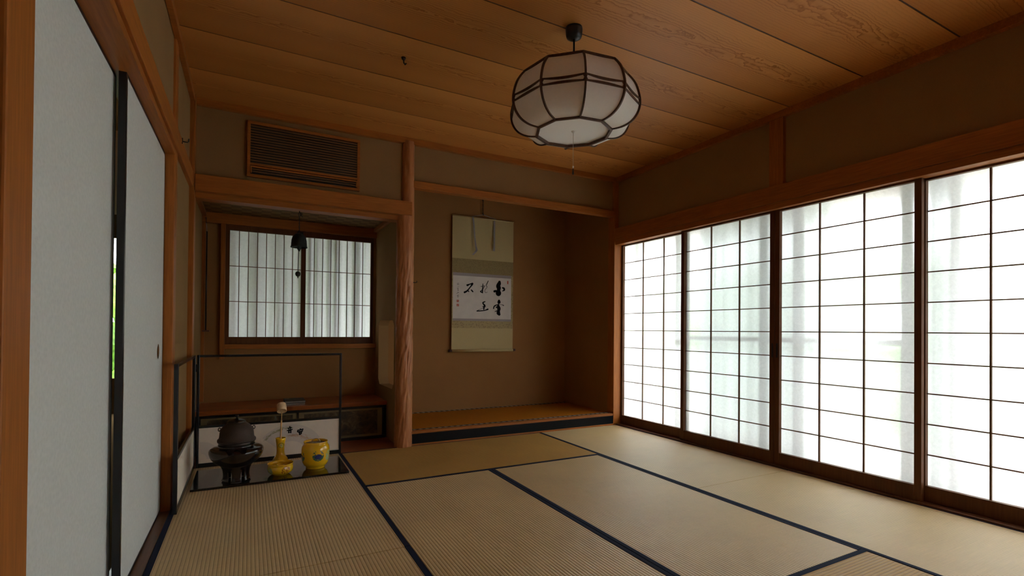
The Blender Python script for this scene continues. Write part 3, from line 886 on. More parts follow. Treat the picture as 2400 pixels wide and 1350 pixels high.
# ------------------------------------------------------------------ shoji
def shoji(n, label, xc, y0, y1, pulls=()):
    """xc centre of the 30 mm frame; y0 near edge, y1 far edge"""
    t = sthing('door_%d' % n, label, 'shoji screen', (xc, (y0+y1)/2, 0))
    xa, xb = xc-0.015, xc+0.015
    sw = 0.035
    a, c = y0+sw, y1-sw
    MB().box(xa, xb, y0, a, 0.0, 1.82).build('stile', 'wood_shoji', t, bevel=0.0015)
    MB().box(xa, xb, c, y1, 0.0, 1.82).build('stile', 'wood_shoji', t, bevel=0.0015)
    MB().box(xa+0.001, xb, a, c, 0.0, 0.0955).build('bottom_rail', 'wood_shoji', t, bevel=0.001)
    MB().box(xa+0.001, xb, a, c, 1.788, 1.82).build('top_rail', 'wood_shoji', t, bevel=0.001)
    g = MB()
    for i in range(1, 3):
        y = a+(c-a)*i/3
        g.box(xb-0.013, xb-0.002, y-0.0042, y+0.0042, 0.0955, 1.788)
    for i in range(1, 10):
        z = 0.0955+(1.788-0.0955)*i/10
        g.box(xb-0.012, xb-0.002, a, c, z-0.0032, z+0.0032)
    g.build('lattice', 'wood_lattice', t)
    MB().add([(xb-0.0018, a, 0.0955), (xb-0.0018, c, 0.0955), (xb-0.0018, c, 1.788), (xb-0.0018, a, 1.788)], [(0, 1, 2, 3)]).build('paper', 'shoji_paper', t)
    for y in pulls:
        MB().box(xa-0.0006, xa+0.001, y-0.007, y+0.007, 0.76, 0.86).build('finger_pull', 'black_plastic', t)
    return t
shoji(3, 'shoji screen at the far end beside the scroll alcove', 3.676, -0.862, 0.012, (-0.0,))
shoji(4, 'second shoji screen from the scroll alcove, front track', 3.640, -1.6755, -0.817, (-1.663,))
shoji(5, 'third shoji screen from the scroll alcove, front track', 3.640, -2.546, -1.679, (-1.697,))
shoji(6, 'shoji screen nearest the camera, cut by the picture edge', 3.676, -3.387, -2.515)

shoji(7, 'added unseen shoji screen just behind the camera, brightening the room', 3.676, -4.395, -3.525)  # unseen screens added behind the camera to let in more light
shoji(8, 'added unseen shoji screen furthest behind the camera, brightening the room', 3.640, -5.215, -4.350)

# ------------------------------------------------------------------ alcove window
def sash(parent, x0, x1, yc, ox0, ox1):
    """x0..x1 whole sash, ox0..ox1 paper opening"""
    ya, yb = yc-0.013, yc+0.013
    MB().box(x0, ox0, ya, yb, 0.80, 1.80).build('stile', 'wood_shoji', parent, bevel=0.001)
    MB().box(ox1, x1, ya, yb, 0.80, 1.80).build('stile', 'wood_shoji', parent, bevel=0.001)
    MB().box(ox0, ox1, ya, yb, 0.80, 0.861).build('rail', 'wood_shoji', parent, bevel=0.001)
    MB().box(ox0, ox1, ya, yb, 1.755, 1.80).build('rail', 'wood_shoji', parent, bevel=0.001)
    g = MB()
    for i in range(1, 8):
        x = ox0+(ox1-ox0)*i/8
        g.box(x-0.003, x+0.003, yb-0.011, yb-0.002, 0.861, 1.755)
    for i in range(1, 3):
        z = 0.861+0.894*i/3
        g.box(ox0, ox1, yb-0.010, yb-0.002, z-0.0028, z+0.0028)
    g.build('lattice', 'wood_lattice', parent)
    MB().add([(ox0, yb-0.0018, 0.861), (ox1, yb-0.0018, 0.861), (ox1, yb-0.0018, 1.755), (ox0, yb-0.0018, 1.755)], [(0, 1, 2, 3)]).build('paper', 'window_paper', parent)
w1 = sthing('window_1', 'papered lattice sash of the alcove window, behind the hanging bell', 'window', (0.47, 0.87, 0.80))
sash(w1, 0.170, 0.778, 0.868, 0.199, 0.750)
w2 = sthing('window_2', 'papered lattice sash of the alcove window, nearer the log pillar', 'window', (1.09, 0.9, 0.80))
sash(w2, 0.757, 1.388, 0.897, 0.792, 1.364)
struct(MB().box(0.17, 1.39, 0.88, 0.95, 0.78, 0.80).build('trim_23', 'wood_x'), 'track under the alcove window sashes', 'trim')
# lattice bars outside the window
b = MB()
for i in range(23):
    x = 0.175+i*0.055+0.006*math.sin(i*2.1)
    b.tube([(x, 0.935+0.004*math.sin(i*1.3), 0.80), (x, 0.935, 1.80)], 0.0125+0.004*math.sin(i*1.7), 8)
struct(b.build('window_lattice', 'outer_frame'), 'upright bars showing dimly through the alcove window paper', 'window')

# ------------------------------------------------------------------ outside
b = MB()
for y, w in ((-0.66, 0.030), (-1.50, 0.030), (-1.765, 0.035), (-2.42, 0.030), (-2.645, 0.022), (-3.4, 0.035), (-4.3, 0.035)):
    b.box(3.765, 3.790, y-w, y+w, 0.0, 1.98)
b.box(3.77, 3.785, -2.42, -0.66, 0.865, 0.90)
b.box(3.765, 3.79, -5.4, 0.2, 1.90, 1.99)
b.box(3.765, 3.79, -5.4, 0.2, 0.0, 0.05)
struct(b.build('window_outer', 'outer_frame'), 'frames of outer doors seen as soft shadows through the paper', 'window')
struct(MB().box(3.72, 4.3, -5.5, 1.2, -0.10, -0.02).build('floor_veranda', 'wood_floor'))
b = MB()
b.add([(3.72, -5.5, 2.50), (5.2, -5.5, 1.98), (5.2, 2.0, 1.98), (3.72, 2.0, 2.50), (3.72, -5.5, 2.56), (5.2, -5.5, 2.04), (5.2, 2.0, 2.04), (3.72, 2.0, 2.56)],
      [(0, 3, 2, 1), (4, 5, 6, 7), (0, 1, 5, 4), (1, 2, 6, 5), (2, 3, 7, 6), (3, 0, 4, 7)])
b.add([(-1.3, 0.95, 2.50), (3.7, 0.95, 2.50), (3.7, 2.0, 2.0), (-1.3, 2.0, 2.0), (-1.3, 0.95, 2.56), (3.7, 0.95, 2.56), (3.7, 2.0, 2.06), (-1.3, 2.0, 2.06)],
      [(0, 3, 2, 1), (4, 5, 6, 7), (0, 1, 5, 4), (1, 2, 6, 5), (2, 3, 7, 6), (3, 0, 4, 7)])
struct(b.build('roof_eaves', 'eave_wood'), 'eaves shading the paper screens', 'roof')
struct(MB().box(-14, 20, -14, 16, -0.5, -0.4).build('garden_ground', 'garden_gravel'), 'pale gravel ground of the garden', 'ground')

def hedge(x0, x1, y0, y1, z1, seed, zb=-0.3):
    rnd = random.Random(seed)
    mb = MB()
    nx = max(2, int((x1-x0)/0.5)); ny = max(2, int((y1-y0)/0.5))
    for i in range(nx):
        for j in range(ny):
            for kz in range(int((z1-zb+0.1)/0.5)+1):
                cx = x0+(i+rnd.random())*(x1-x0)/nx; cy = y0+(j+rnd.random())*(y1-y0)/ny
                cz = zb+kz*0.5+rnd.uniform(-0.1, 0.1)
                for _ in range(10):
                    d = Vector((rnd.gauss(0, 1), rnd.gauss(0, 1), rnd.gauss(0, 1))).normalized()*rnd.uniform(0.15, 0.42)
                    p = Vector((cx, cy, cz))+d
                    s = rnd.uniform(0.05, 0.12)
                    a = Vector((rnd.gauss(0, 1), rnd.gauss(0, 1), rnd.gauss(0, 1))).normalized()
                    c = a.orthogonal().normalized()
                    mb.add([p-a*s*1.6, p+c*s*0.7, p+a*s*1.6, p-c*s*0.7], [(0, 1, 2, 3)])
                # inner mass
                q = 0.30
                mb.add([(cx-q, cy, cz), (cx, cy-q, cz), (cx+q, cy, cz), (cx, cy+q, cz), (cx, cy, cz+q), (cx, cy, cz-q)],
                       [(0, 1, 4), (1, 2, 4), (2, 3, 4), (3, 0, 4), (1, 0, 5), (2, 1, 5), (3, 2, 5), (0, 3, 5)])
    return mb
tag(hedge(-2.2, 2.5, 4.2, 5.4, 1.9, 5).build('garden_hedge', 'hedge_leaf'), 'green garden hedge glimpsed through the slit between the fusuma', 'hedge')
# lace curtains between the paper screens and the outer doors
def lace_mat():
    mt, nt, b, out = new_mat('lace_cloth')
    nt.nodes.remove(b)
    t1 = nd(nt, 'ShaderNodeBsdfTranslucent'); t1.inputs[0].default_value = (0.40, 0.44, 0.43, 1)
    t2 = nd(nt, 'ShaderNodeBsdfTransparent')
    mx = nd(nt, 'ShaderNodeMixShader'); mx.inputs[0].default_value = 0.85
    nt.links.new(t2.outputs[0], mx.inputs[1]); nt.links.new(t1.outputs[0], mx.inputs[2]); nt.links.new(mx.outputs[0], out.inputs[0])
lace_mat()
def curtain(y0, y1, folds, amp, label):
    vs, fs = [], []
    N = folds*10
    for i in range(N+1):
        q = i/N
        y = y0+(y1-y0)*(q+0.010*math.sin(q*19))
        x = 3.84+amp*math.sin(2*PI*folds*q+1.2*math.sin(q*7))
        vs += [(x, y, 0.02), (x, y, 1.95)]
    for i in range(N):
        fs.append((2*i, 2*i+1, 2*i+3, 2*i+2))
    return tag(MB().add(vs, fs, True).build('lace_curtain', 'lace_cloth'), label, 'curtain')
curtain(-0.86, -1.95, 11, 0.030, 'lace curtain dimming the second paper screen from the scroll alcove')
curtain(-2.50, -2.66, 5, 0.022, 'bunched lace curtain, a narrow soft shadow on the nearest paper screen')
curtain(-0.02, -0.10, 3, 0.02, 'lace curtain bunch at the far end of the paper screens')
t = thing('added_shade_tree', 'unseen leafy tree added outside the alcove window to dim and green its paper', 'tree', (1.4, 2.3, -0.4))
hedge(0.0, 3.4, 1.95, 3.0, 3.2, 11, 1.75).build('crown', 'hedge_leaf', t)  # crown added and shaped to darken the top of the window paper
MB().tube([(1.4, 2.4, -0.4), (1.45, 2.35, 0.8), (1.4, 2.3, 2.1)], [0.09, 0.07, 0.05], 12).build('trunk', 'eave_wood', t)
tag(hedge(7.6, 8.8, -6.0, 4.0, 1.7, 9).build('garden_hedge', 'hedge_leaf'), 'garden hedge beyond the paper screens, seen only as a soft tint', 'hedge')

# ------------------------------------------------------------------ grille of the air conditioner
t = thing('air_grille', 'wooden slatted air conditioner grille high above the side alcove', 'vent', (0.705, 0.035, 1.997))
gx0, gx1, gz0, gz1 = 0.322, 1.088, 1.996, 2.388
yf = 0.010
b = MB()
b.box(gx0, gx1, yf, 0.035, gz1-0.020, gz1); b.box(gx0, gx1, yf, 0.035, gz0, gz0+0.020)
b.box(gx0, gx0+0.020, yf, 0.035, gz0+0.02, gz1-0.02); b.box(gx1-0.020, gx1, yf, 0.035, gz0+0.02, gz1-0.02)
b.build('frame', 'wood_x', t, bevel=0.0015)
MB().box(gx0+0.018, gx1-0.018, 0.030, 0.0345, gz0+0.018, gz1-0.018).build('backing', 'ac_dark', t)
zt = gz1-0.022
bar_z = 2.088
n = 15
for i in range(n):
    z = zt-(i+0.7)*(zt-bar_z)/n
    MB().add([(gx0+0.02, 0.0125, z-0.0045), (gx1-0.02, 0.0125, z-0.0045), (gx1-0.02, 0.029, z+0.004), (gx0+0.02, 0.029, z+0.004),
              (gx0+0.02, 0.0125, z+0.0045), (gx1-0.02, 0.0125, z+0.0045), (gx1-0.02, 0.029, z+0.009), (gx0+0.02, 0.029, z+0.009)],
             [(0, 3, 2, 1), (4, 5, 6, 7), (0, 1, 5, 4), (1, 2, 6, 5), (2, 3, 7, 6), (3, 0, 4, 7)]).build('slat', 'wood_grille', t)
MB().box(gx0+0.02, gx1-0.02, 0.009, 0.03, bar_z-0.010, bar_z+0.003).build('cross_bar', 'wood_x', t, bevel=0.001)
b = MB()
b.box(gx0+0.022, gx1-0.022, -0.004, 0.010, 2.060, 2.069)
b.box(gx0+0.022, gx0+0.030, -0.004, 0.010, 2.020, 2.060)
b.box(gx1-0.030, gx1-0.022, -0.004, 0.010, 2.020, 2.060)
b.build('flap_frame', 'wood_x', t, bevel=0.001)
for z in (2.048, 2.032):
    MB().box(gx0+0.03, gx1-0.03, 0.001, 0.012, z-0.003, z+0.003).build('flap_slat', 'wood_grille', t)

# ------------------------------------------------------------------ side alcove: counter, cabinet, books, hanging rod
tag(MB().box(0.003, 1.407, 0.385, 0.878, 0.285, 0.318).build('counter_board', 'wood_counter', bevel=0.003), 'polished reddish wooden shelf board over the low alcove cupboard', 'shelf')
t = thing('low_cabinet', 'low alcove cupboard with two dark painted sliding doors in black frames', 'cabinet', (0.705, 0.45, 0.0))
b = MB()
b.box(0.006, 1.404, 0.86, 0.876, 0.001, 0.2845); b.box(0.006, 0.026, 0.43, 0.86, 0.001, 0.2845); b.box(1.384, 1.404, 0.43, 0.86, 0.001, 0.2845)
b.build('body', 'wood_floor', t)
b = MB()
b.box(0.006, 1.404, 0.405, 0.430, 0.262, 0.2845); b.box(0.006, 1.404, 0.405, 0.430, 0.001, 0.026)
b.box(0.006, 0.028, 0.405, 0.430, 0.026, 0.262); b.box(1.384, 1.404, 0.405, 0.430, 0.026, 0.262)
b.build('frame', 'lacquer_satin', t, bevel=0.001)
for (x0, x1, y) in ((0.028, 0.716, 0.418), (0.696, 1.384, 0.410)):
    d = MB().box(x0, x1, y+0.002, y+0.010, 0.026, 0.262).build('door', 'door_gold', t)
    MB().box(x0, x0+0.012, y, y+0.010, 0.026, 0.262).build('stile', 'lacquer_satin', d)
    MB().box(x1-0.012, x1, y, y+0.010, 0.026, 0.262).build('stile', 'lacquer_satin', d)
    MB().box(x0+0.052, x1-0.052, y+0.001, y+0.0021, 0.044, 0.246).build('painting', 'painted_panel', d)

t = thing('book', 'thin pale booklet under the dark one on the reddish shelf', 'book', (0.68, 0.55, 0.318), 'books on the alcove shelf')
MB().box(0.608, 0.756, 0.452, 0.655, 0.3185, 0.3325).build('pages', 'book_page', t, bevel=0.0008)
t = thing('book', 'dark covered book with a pale label, on top at the ladle', 'book', (0.68, 0.55, 0.333), 'books on the alcove shelf')
MB().box(0.610, 0.762, 0.462, 0.665, 0.3335, 0.3375).box(0.610, 0.762, 0.462, 0.665, 0.3465, 0.3490).box(0.6095, 0.612, 0.462, 0.665, 0.3335, 0.349).build('cover', 'book_cover', t)
MB().box(0.613, 0.759, 0.464, 0.663, 0.3376, 0.3464).build('pages', 'book_page', t)
MB().box(0.616, 0.650, 0.60, 0.655, 0.3491, 0.3495).build('label_patch', 'book_page', t)

t = thing('scroll_pole', 'thin dark pole hanging in the back corner of the side alcove', 'pole', (0.038, 0.838, 0.92), None)
MB().tube([(0.036, 0.838, 0.915), (0.036, 0.838, 1.722)], 0.0055, 10).build('pole', 'lacquer_satin', t)
MB().box(0.010, 0.062, 0.830, 0.846, 0.905, 0.916).build('crosspiece', 'roller_wood', t, bevel=0.001)
MB().tube([(0.036, 0.838, 1.722), (0.034, 0.840, 1.76), (0.03, 0.845, 1.79)], 0.0018, 6).build('cord', 'cord_grey', t)
t = thing('wall_hook', 'tiny dark hook on the rail over the alcove window', 'hook', (0.03, 0.84, 1.82))
MB().tube([(0.03, 0.847, 1.826), (0.03, 0.825, 1.826), (0.03, 0.818, 1.834)], 0.003, 6).tube([(0.03, 0.845, 1.826), (0.03, 0.838, 1.79)], 0.0025, 6).build('hook_body', 'iron', t)

# hook on the rail above the fusuma
hy = -0.66
t = thing('rail_hook', 'small black iron hook on the rail over the fusuma', 'hook', (0.012, hy, 1.955))
MB().tube([(0.010, hy, 1.957), (0.036, hy, 1.955), (0.042, hy, 1.960), (0.043, hy, 1.976)], 0.0032, 8).tube([(0.012, hy, 1.957), (0.0135, hy, 1.975)], 0.003, 6).tube([(0.012, hy, 1.957), (0.0135, hy-0.012, 1.942)], 0.003, 6).build('hook_body', 'iron', t)

# ceiling hook
t = thing('ceiling_hook', 'small black hook in the ceiling boards, away from the lamp', 'hook', (1.104, -1.137, 2.44))
b = MB(); b.lathe([(0.0, 2.4775), (0.013, 2.4775), (0.011, 2.468), (0.006, 2.463), (0.0, 2.463)], 1.104, -1.137, 20)
b.tube([(1.104, -1.137, 2.465), (1.106, -1.137, 2.448), (1.112, -1.140, 2.438), (1.118, -1.143, 2.446)], 0.0045, 8)
b.build('hook_body', 'iron', t)

# ------------------------------------------------------------------ hanging bell
bx, by = 0.668, 0.075
t = thing('hanging_bell', 'small dark bronze bell hanging in front of the alcove window', 'bell', (bx, by, 1.30))
b = MB()
outer_p = [(0.0, 1.640), (0.020, 1.638), (0.038, 1.628), (0.050, 1.610), (0.056, 1.588), (0.0585, 1.562), (0.0595, 1.545), (0.063, 1.541), (0.063, 1.535)]
inner_p = [(0.058, 1.535), (0.0545, 1.560), (0.050, 1.590), (0.040, 1.615), (0.020, 1.628), (0.0, 1.630)]
b.lathe(outer_p+inner_p, bx, by, 48)
b.build('bell_body', 'bronze', t)
MB().tube([(bx-0.010, by, 1.636), (bx-0.006, by, 1.652), (bx+0.006, by, 1.652), (bx+0.010, by, 1.636)], 0.004, 8).box(bx+0.012, bx+0.030, by-0.004, by+0.004, 1.628, 1.650).build('crown', 'bronze', t, bevel=0.002)
b = MB()
for dx in (-0.003, 0.003):
    b.tube([(bx+dx, by, 1.652), (bx-dx, by, 1.690), (bx+dx, by, 1.715), (bx-dx, by, 1.74), (bx+dx*2.4, by, 1.785), (bx+0.002, by, 1.800)], 0.0022, 6)
b.tube([(bx+0.002, by, 1.772), (bx+0.014, by, 1.776), (bx+0.022, by, 1.785), (bx+0.018, by, 1.793), (bx+0.010, by, 1.786), (bx+0.016, by, 1.772), (bx+0.026, by, 1.762)], 0.0022, 6)
b.build('rope', 'iron', t)
b = MB(); b.lathe([(0.0, 1.552), (0.012, 1.550), (0.016, 1.540), (0.015, 1.525), (0.008, 1.516), (0.006, 1.508), (0.0, 1.506)], bx, by, 20)
b.build('clapper', 'bronze', t)
MB().tube([(bx-0.003, by, 1.51), (bx-0.005, by, 1.43), (bx-0.006, by, 1.352)], 0.0028, 8).build('cord', 'iron', t)
b = MB(); b.lathe([(0.0, 1.358), (0.010, 1.357), (0.019, 1.348), (0.020, 1.336), (0.014, 1.324), (0.005, 1.320), (0.003, 1.308), (0.0, 1.307)], bx-0.006, by, 16)
b.build('weight', 'iron', t)
slim(t, bx, by, 0.93)
# hook it hangs from
t = thing('beam_hook', 'iron hook under the side alcove beam holding the bell', 'hook', (bx, by, 1.79))
MB().tube([(bx, by, 1.807), (bx, by, 1.796), (bx+0.006, by, 1.790), (bx+0.010, by, 1.796)], 0.003, 8).build('hook_body', 'iron', t)

# ------------------------------------------------------------------ hanging scroll
SY = 0.852
XL, XR = 2.172, 2.878
t = thing('hanging_scroll', 'tall hanging scroll with black brush calligraphy on the alcove back wall', 'scroll', (2.525, SY, 0.71))
MB().box(XL, XR, SY, SY+0.0015, 1.672, 2.102).build('upper_silk', 'scroll_silk', t)
MB().box(XL, XR, SY, SY+0.0015, 0.728, 0.955).build('lower_silk', 'scroll_silk', t)
MB().box(XL, XR, SY, SY+0.0015, 1.525, 1.672).build('upper_band', 'silk_band', t)
MB().box(XL, XR, SY, SY+0.0015, 0.955, 1.030).build('lower_band', 'silk_low', t)
MB().box(XL, 2.183, SY, SY+0.0015, 1.030, 1.525).build('side_band', 'silk_low', t)
MB().box(2.855, XR, SY, SY+0.0015, 1.030, 1.525).build('side_band', 'silk_low', t)
MB().box(2.183, 2.855, SY, SY+0.0015, 1.494, 1.525).build('grey_strip', 'scroll_border', t)
MB().box(2.183, 2.855, SY, SY+0.0015, 1.030, 1.053).build('grey_strip', 'scroll_border', t)
MB().box(2.183, 2.855, SY, SY+0.0015, 1.053, 1.494).build('paper', 'scroll_paper', t)
MB().tube([(XL-0.002, SY+0.003, 2.108), (XR+0.002, SY+0.003, 2.108)], 0.008, 10).build('top_rod', 'scroll_silk', t)
MB().tube([(XL, SY-0.004, 0.722), (XR, SY-0.004, 0.722)], 0.014, 16).build('roller', 'scroll_silk', t)
for s, x in ((-1, XL), (1, XR)):
    MB().tube([(x, SY-0.004, 0.722), (x+s*0.030, SY-0.004, 0.722)], 0.012, 16).build('roller_knob', 'roller_wood', t)
MB().tube([(2.384, SY-0.002, 2.116), (2.520, SY+0.004, 2.150), (2.668, SY-0.002, 2.116)], 0.0025, 6).build('cord', 'cord_grey', t)
def ribbon(pts, w):
    mb = MB(); vs, fs = [], []
    for (x, y, z, sx) in pts:
        vs += [(x-w/2*sx, y, z), (x+w/2*sx, y, z)]
    for i in range(len(pts)-1):
        fs.append((2*i, 2*i+1, 2*i+3, 2*i+2))
    mb.add(vs, fs)
    return mb
ribbon([(2.397, SY-0.006, 2.108, 0.9), (2.402, SY-0.018, 2.02, 0.8), (2.408, SY-0.030, 1.90, 0.7), (2.415, SY-0.045, 1.80, 0.9), (2.418, SY-0.06, 1.762, 1.2), (2.395, SY-0.075, 1.735, 1.3), (2.365, SY-0.08, 1.705, 1.1)], 0.020).build('ribbon', 'cord_grey', t, solid=0.001)
ribbon([(2.644, SY-0.006, 2.100, 0.9), (2.642, SY-0.012, 1.98, 0.9), (2.638, SY-0.020, 1.87, 0.9), (2.633, SY-0.026, 1.79, 1.0), (2.630, SY-0.028, 1.772, 1.3)], 0.020).build('ribbon', 'cord_grey', t, solid=0.001)
STROKES = {
 'haku': [[(2.713, 1.451, 0.0224), (2.71, 1.436, 0.0305), (2.697, 1.407, 0.0346), (2.705, 1.389, 0.0366), (2.703, 1.365, 0.030), (2.701, 1.345, 0.040), (2.701, 1.332, 0.048)], [(2.653, 1.349, 0.0183), (2.672, 1.354, 0.0163)], [(2.748, 1.391, 0.0102), (2.765, 1.386, 0.0163), (2.770, 1.368, 0.0142), (2.746, 1.355, 0.0041)]],
 'kumo': [[(2.709, 1.249, 0.0204), (2.709, 1.236, 0.028)], [(2.702, 1.221, 0.0061), (2.701, 1.206, 0.0142), (2.701, 1.190, 0.0244), (2.708, 1.166, 0.0305), (2.705, 1.143, 0.0244), (2.703, 1.120, 0.0326), (2.713, 1.106, 0.0224)], [(2.645, 1.165, 0.009), (2.652, 1.188, 0.0102), (2.676, 1.203, 0.009), (2.707, 1.209, 0.0041), (2.744, 1.209, 0.0033), (2.763, 1.202, 0.0081)], [(2.661, 1.134, 0.0049), (2.687, 1.142, 0.0081), (2.718, 1.15, 0.0102)], [(2.676, 1.18, 0.0102), (2.697, 1.183, 0.0163)]],
 'daku': [[(2.518, 1.422, 0.0057), (2.516, 1.38, 0.009), (2.513, 1.329, 0.0106)], [(2.513, 1.331, 0.008), (2.491, 1.339, 0.009), (2.503, 1.352, 0.006), (2.525, 1.378, 0.0049), (2.539, 1.402, 0.0041)], [(2.495, 1.393, 0.0041), (2.539, 1.402, 0.0041)], [(2.579, 1.456, 0.0057), (2.564, 1.424, 0.0065), (2.555, 1.405, 0.0041), (2.567, 1.396, 0.0037), (2.559, 1.377, 0.0033), (2.545, 1.363, 0.0033), (2.54, 1.344, 0.0033), (2.552, 1.33, 0.0033), (2.573, 1.34, 0.002)]],
 'yuu': [[(2.545, 1.236, 0.0073), (2.52, 1.224, 0.0106), (2.528, 1.208, 0.0114), (2.541, 1.194, 0.0142), (2.533, 1.176, 0.0147), (2.531, 1.152, 0.009)], [(2.515, 1.184, 0.0049), (2.548, 1.185, 0.0081)], [(2.526, 1.171, 0.0024), (2.495, 1.156, 0.0024), (2.457, 1.139, 0.0041)], [(2.452, 1.134, 0.0081), (2.495, 1.137, 0.0081), (2.541, 1.143, 0.0073), (2.577, 1.156, 0.013)]],
 'ishi': [[(2.337, 1.401, 0.0098), (2.372, 1.412, 0.0081), (2.399, 1.418, 0.0147)], [(2.397, 1.411, 0.0138), (2.372, 1.378, 0.009), (2.338, 1.339, 0.0114), (2.311, 1.324, 0.0147)], [(2.343, 1.349, 0.0081), (2.358, 1.333, 0.0081)], [(2.387, 1.351, 0.0098), (2.403, 1.335, 0.0106)], [(2.342, 1.399, 0.0163), (2.362, 1.405, 0.0073)]],
}
for ss in STROKES.values():
    b = MB()
    for i_, s in enumerate(ss):
        b.brush([(p[0], p[1], p[2]*1.38) for p in s], SY-0.0006-0.00015*i_)
    b.build('brush_character', 'ink', t)
SIG = [[(2.227, 1.412, 0.0032), (2.246, 1.415, 0.0032)], [(2.232, 1.407, 0.0028), (2.231, 1.394, 0.0036)], [(2.246, 1.41, 0.0028), (2.246, 1.393, 0.0028)], [(2.235, 1.402, 0.0024), (2.242, 1.403, 0.0024)], [(2.227, 1.374, 0.002), (2.249, 1.38, 0.0024)], [(2.227, 1.359, 0.0024), (2.244, 1.365, 0.0028)], [(2.237, 1.362, 0.0036), (2.237, 1.339, 0.0044)], [(2.237, 1.339, 0.0032), (2.247, 1.344, 0.002)], [(2.223, 1.309, 0.0036), (2.236, 1.314, 0.0032), (2.237, 1.326, 0.0032), (2.245, 1.315, 0.002), (2.252, 1.317, 0.0016)], [(2.226, 1.287, 0.002), (2.248, 1.294, 0.0028)], [(2.236, 1.294, 0.0028), (2.238, 1.265, 0.0032)], [(2.228, 1.278, 0.002), (2.249, 1.283, 0.0028)]]
b = MB()
for s in SIG:
    b.brush(s, SY-0.0006)
b.build('signature', 'ink', t)
MB().box(2.225, 2.249, SY-0.0006, SY, 1.221, 1.244).build('seal', 'seal_red', t)
MB().box(2.225, 2.250, SY-0.0006, SY, 1.178, 1.202).build('seal', 'seal_red', t)
MB().box(2.806, 2.820, SY-0.0006, SY, 1.434, 1.468).build('seal', 'seal_red', t)
for xs in ((2.231, 1.232), (2.237, 1.237), (2.243, 1.230)), ((2.231, 1.190), (2.237, 1.186), (2.243, 1.192)):
    b = MB()
    for (x, z) in xs:
        b.box(x-0.001, x+0.001, SY-0.0008, SY-0.0006, z-0.006, z+0.006)
    b.build('seal_carving', 'scroll_paper', t)
t = thing('scroll_hanger', 'dark iron hanger with links holding the scroll cord', 'hook', (2.515, SY+0.01, 2.15))
b = MB()
for i in range(7):
    z = 2.165+i*0.022
    dx = 0.005 if i % 2 else 0.0
    ring = [(2.515+0.006*math.cos(a)*(1 if not i % 2 else 0.3), SY+0.008+0.006*math.cos(a)*(0.3 if not i % 2 else 1), z+0.013*math.sin(a)) for a in [2*PI*q/12 for q in range(13)]]
    b.tube(ring, 0.002, 6, cap=False)
b.tube([(2.515, SY+0.008, 2.178), (2.515, SY+0.004, 2.156), (2.515, SY-0.006, 2.146), (2.515, SY-0.010, 2.154)], 0.003, 8)
b.tube([(2.515, SY+0.008, 2.30), (2.515, SY+0.028, 2.315)], 0.004, 8)
b.build('chain', 'iron', t)

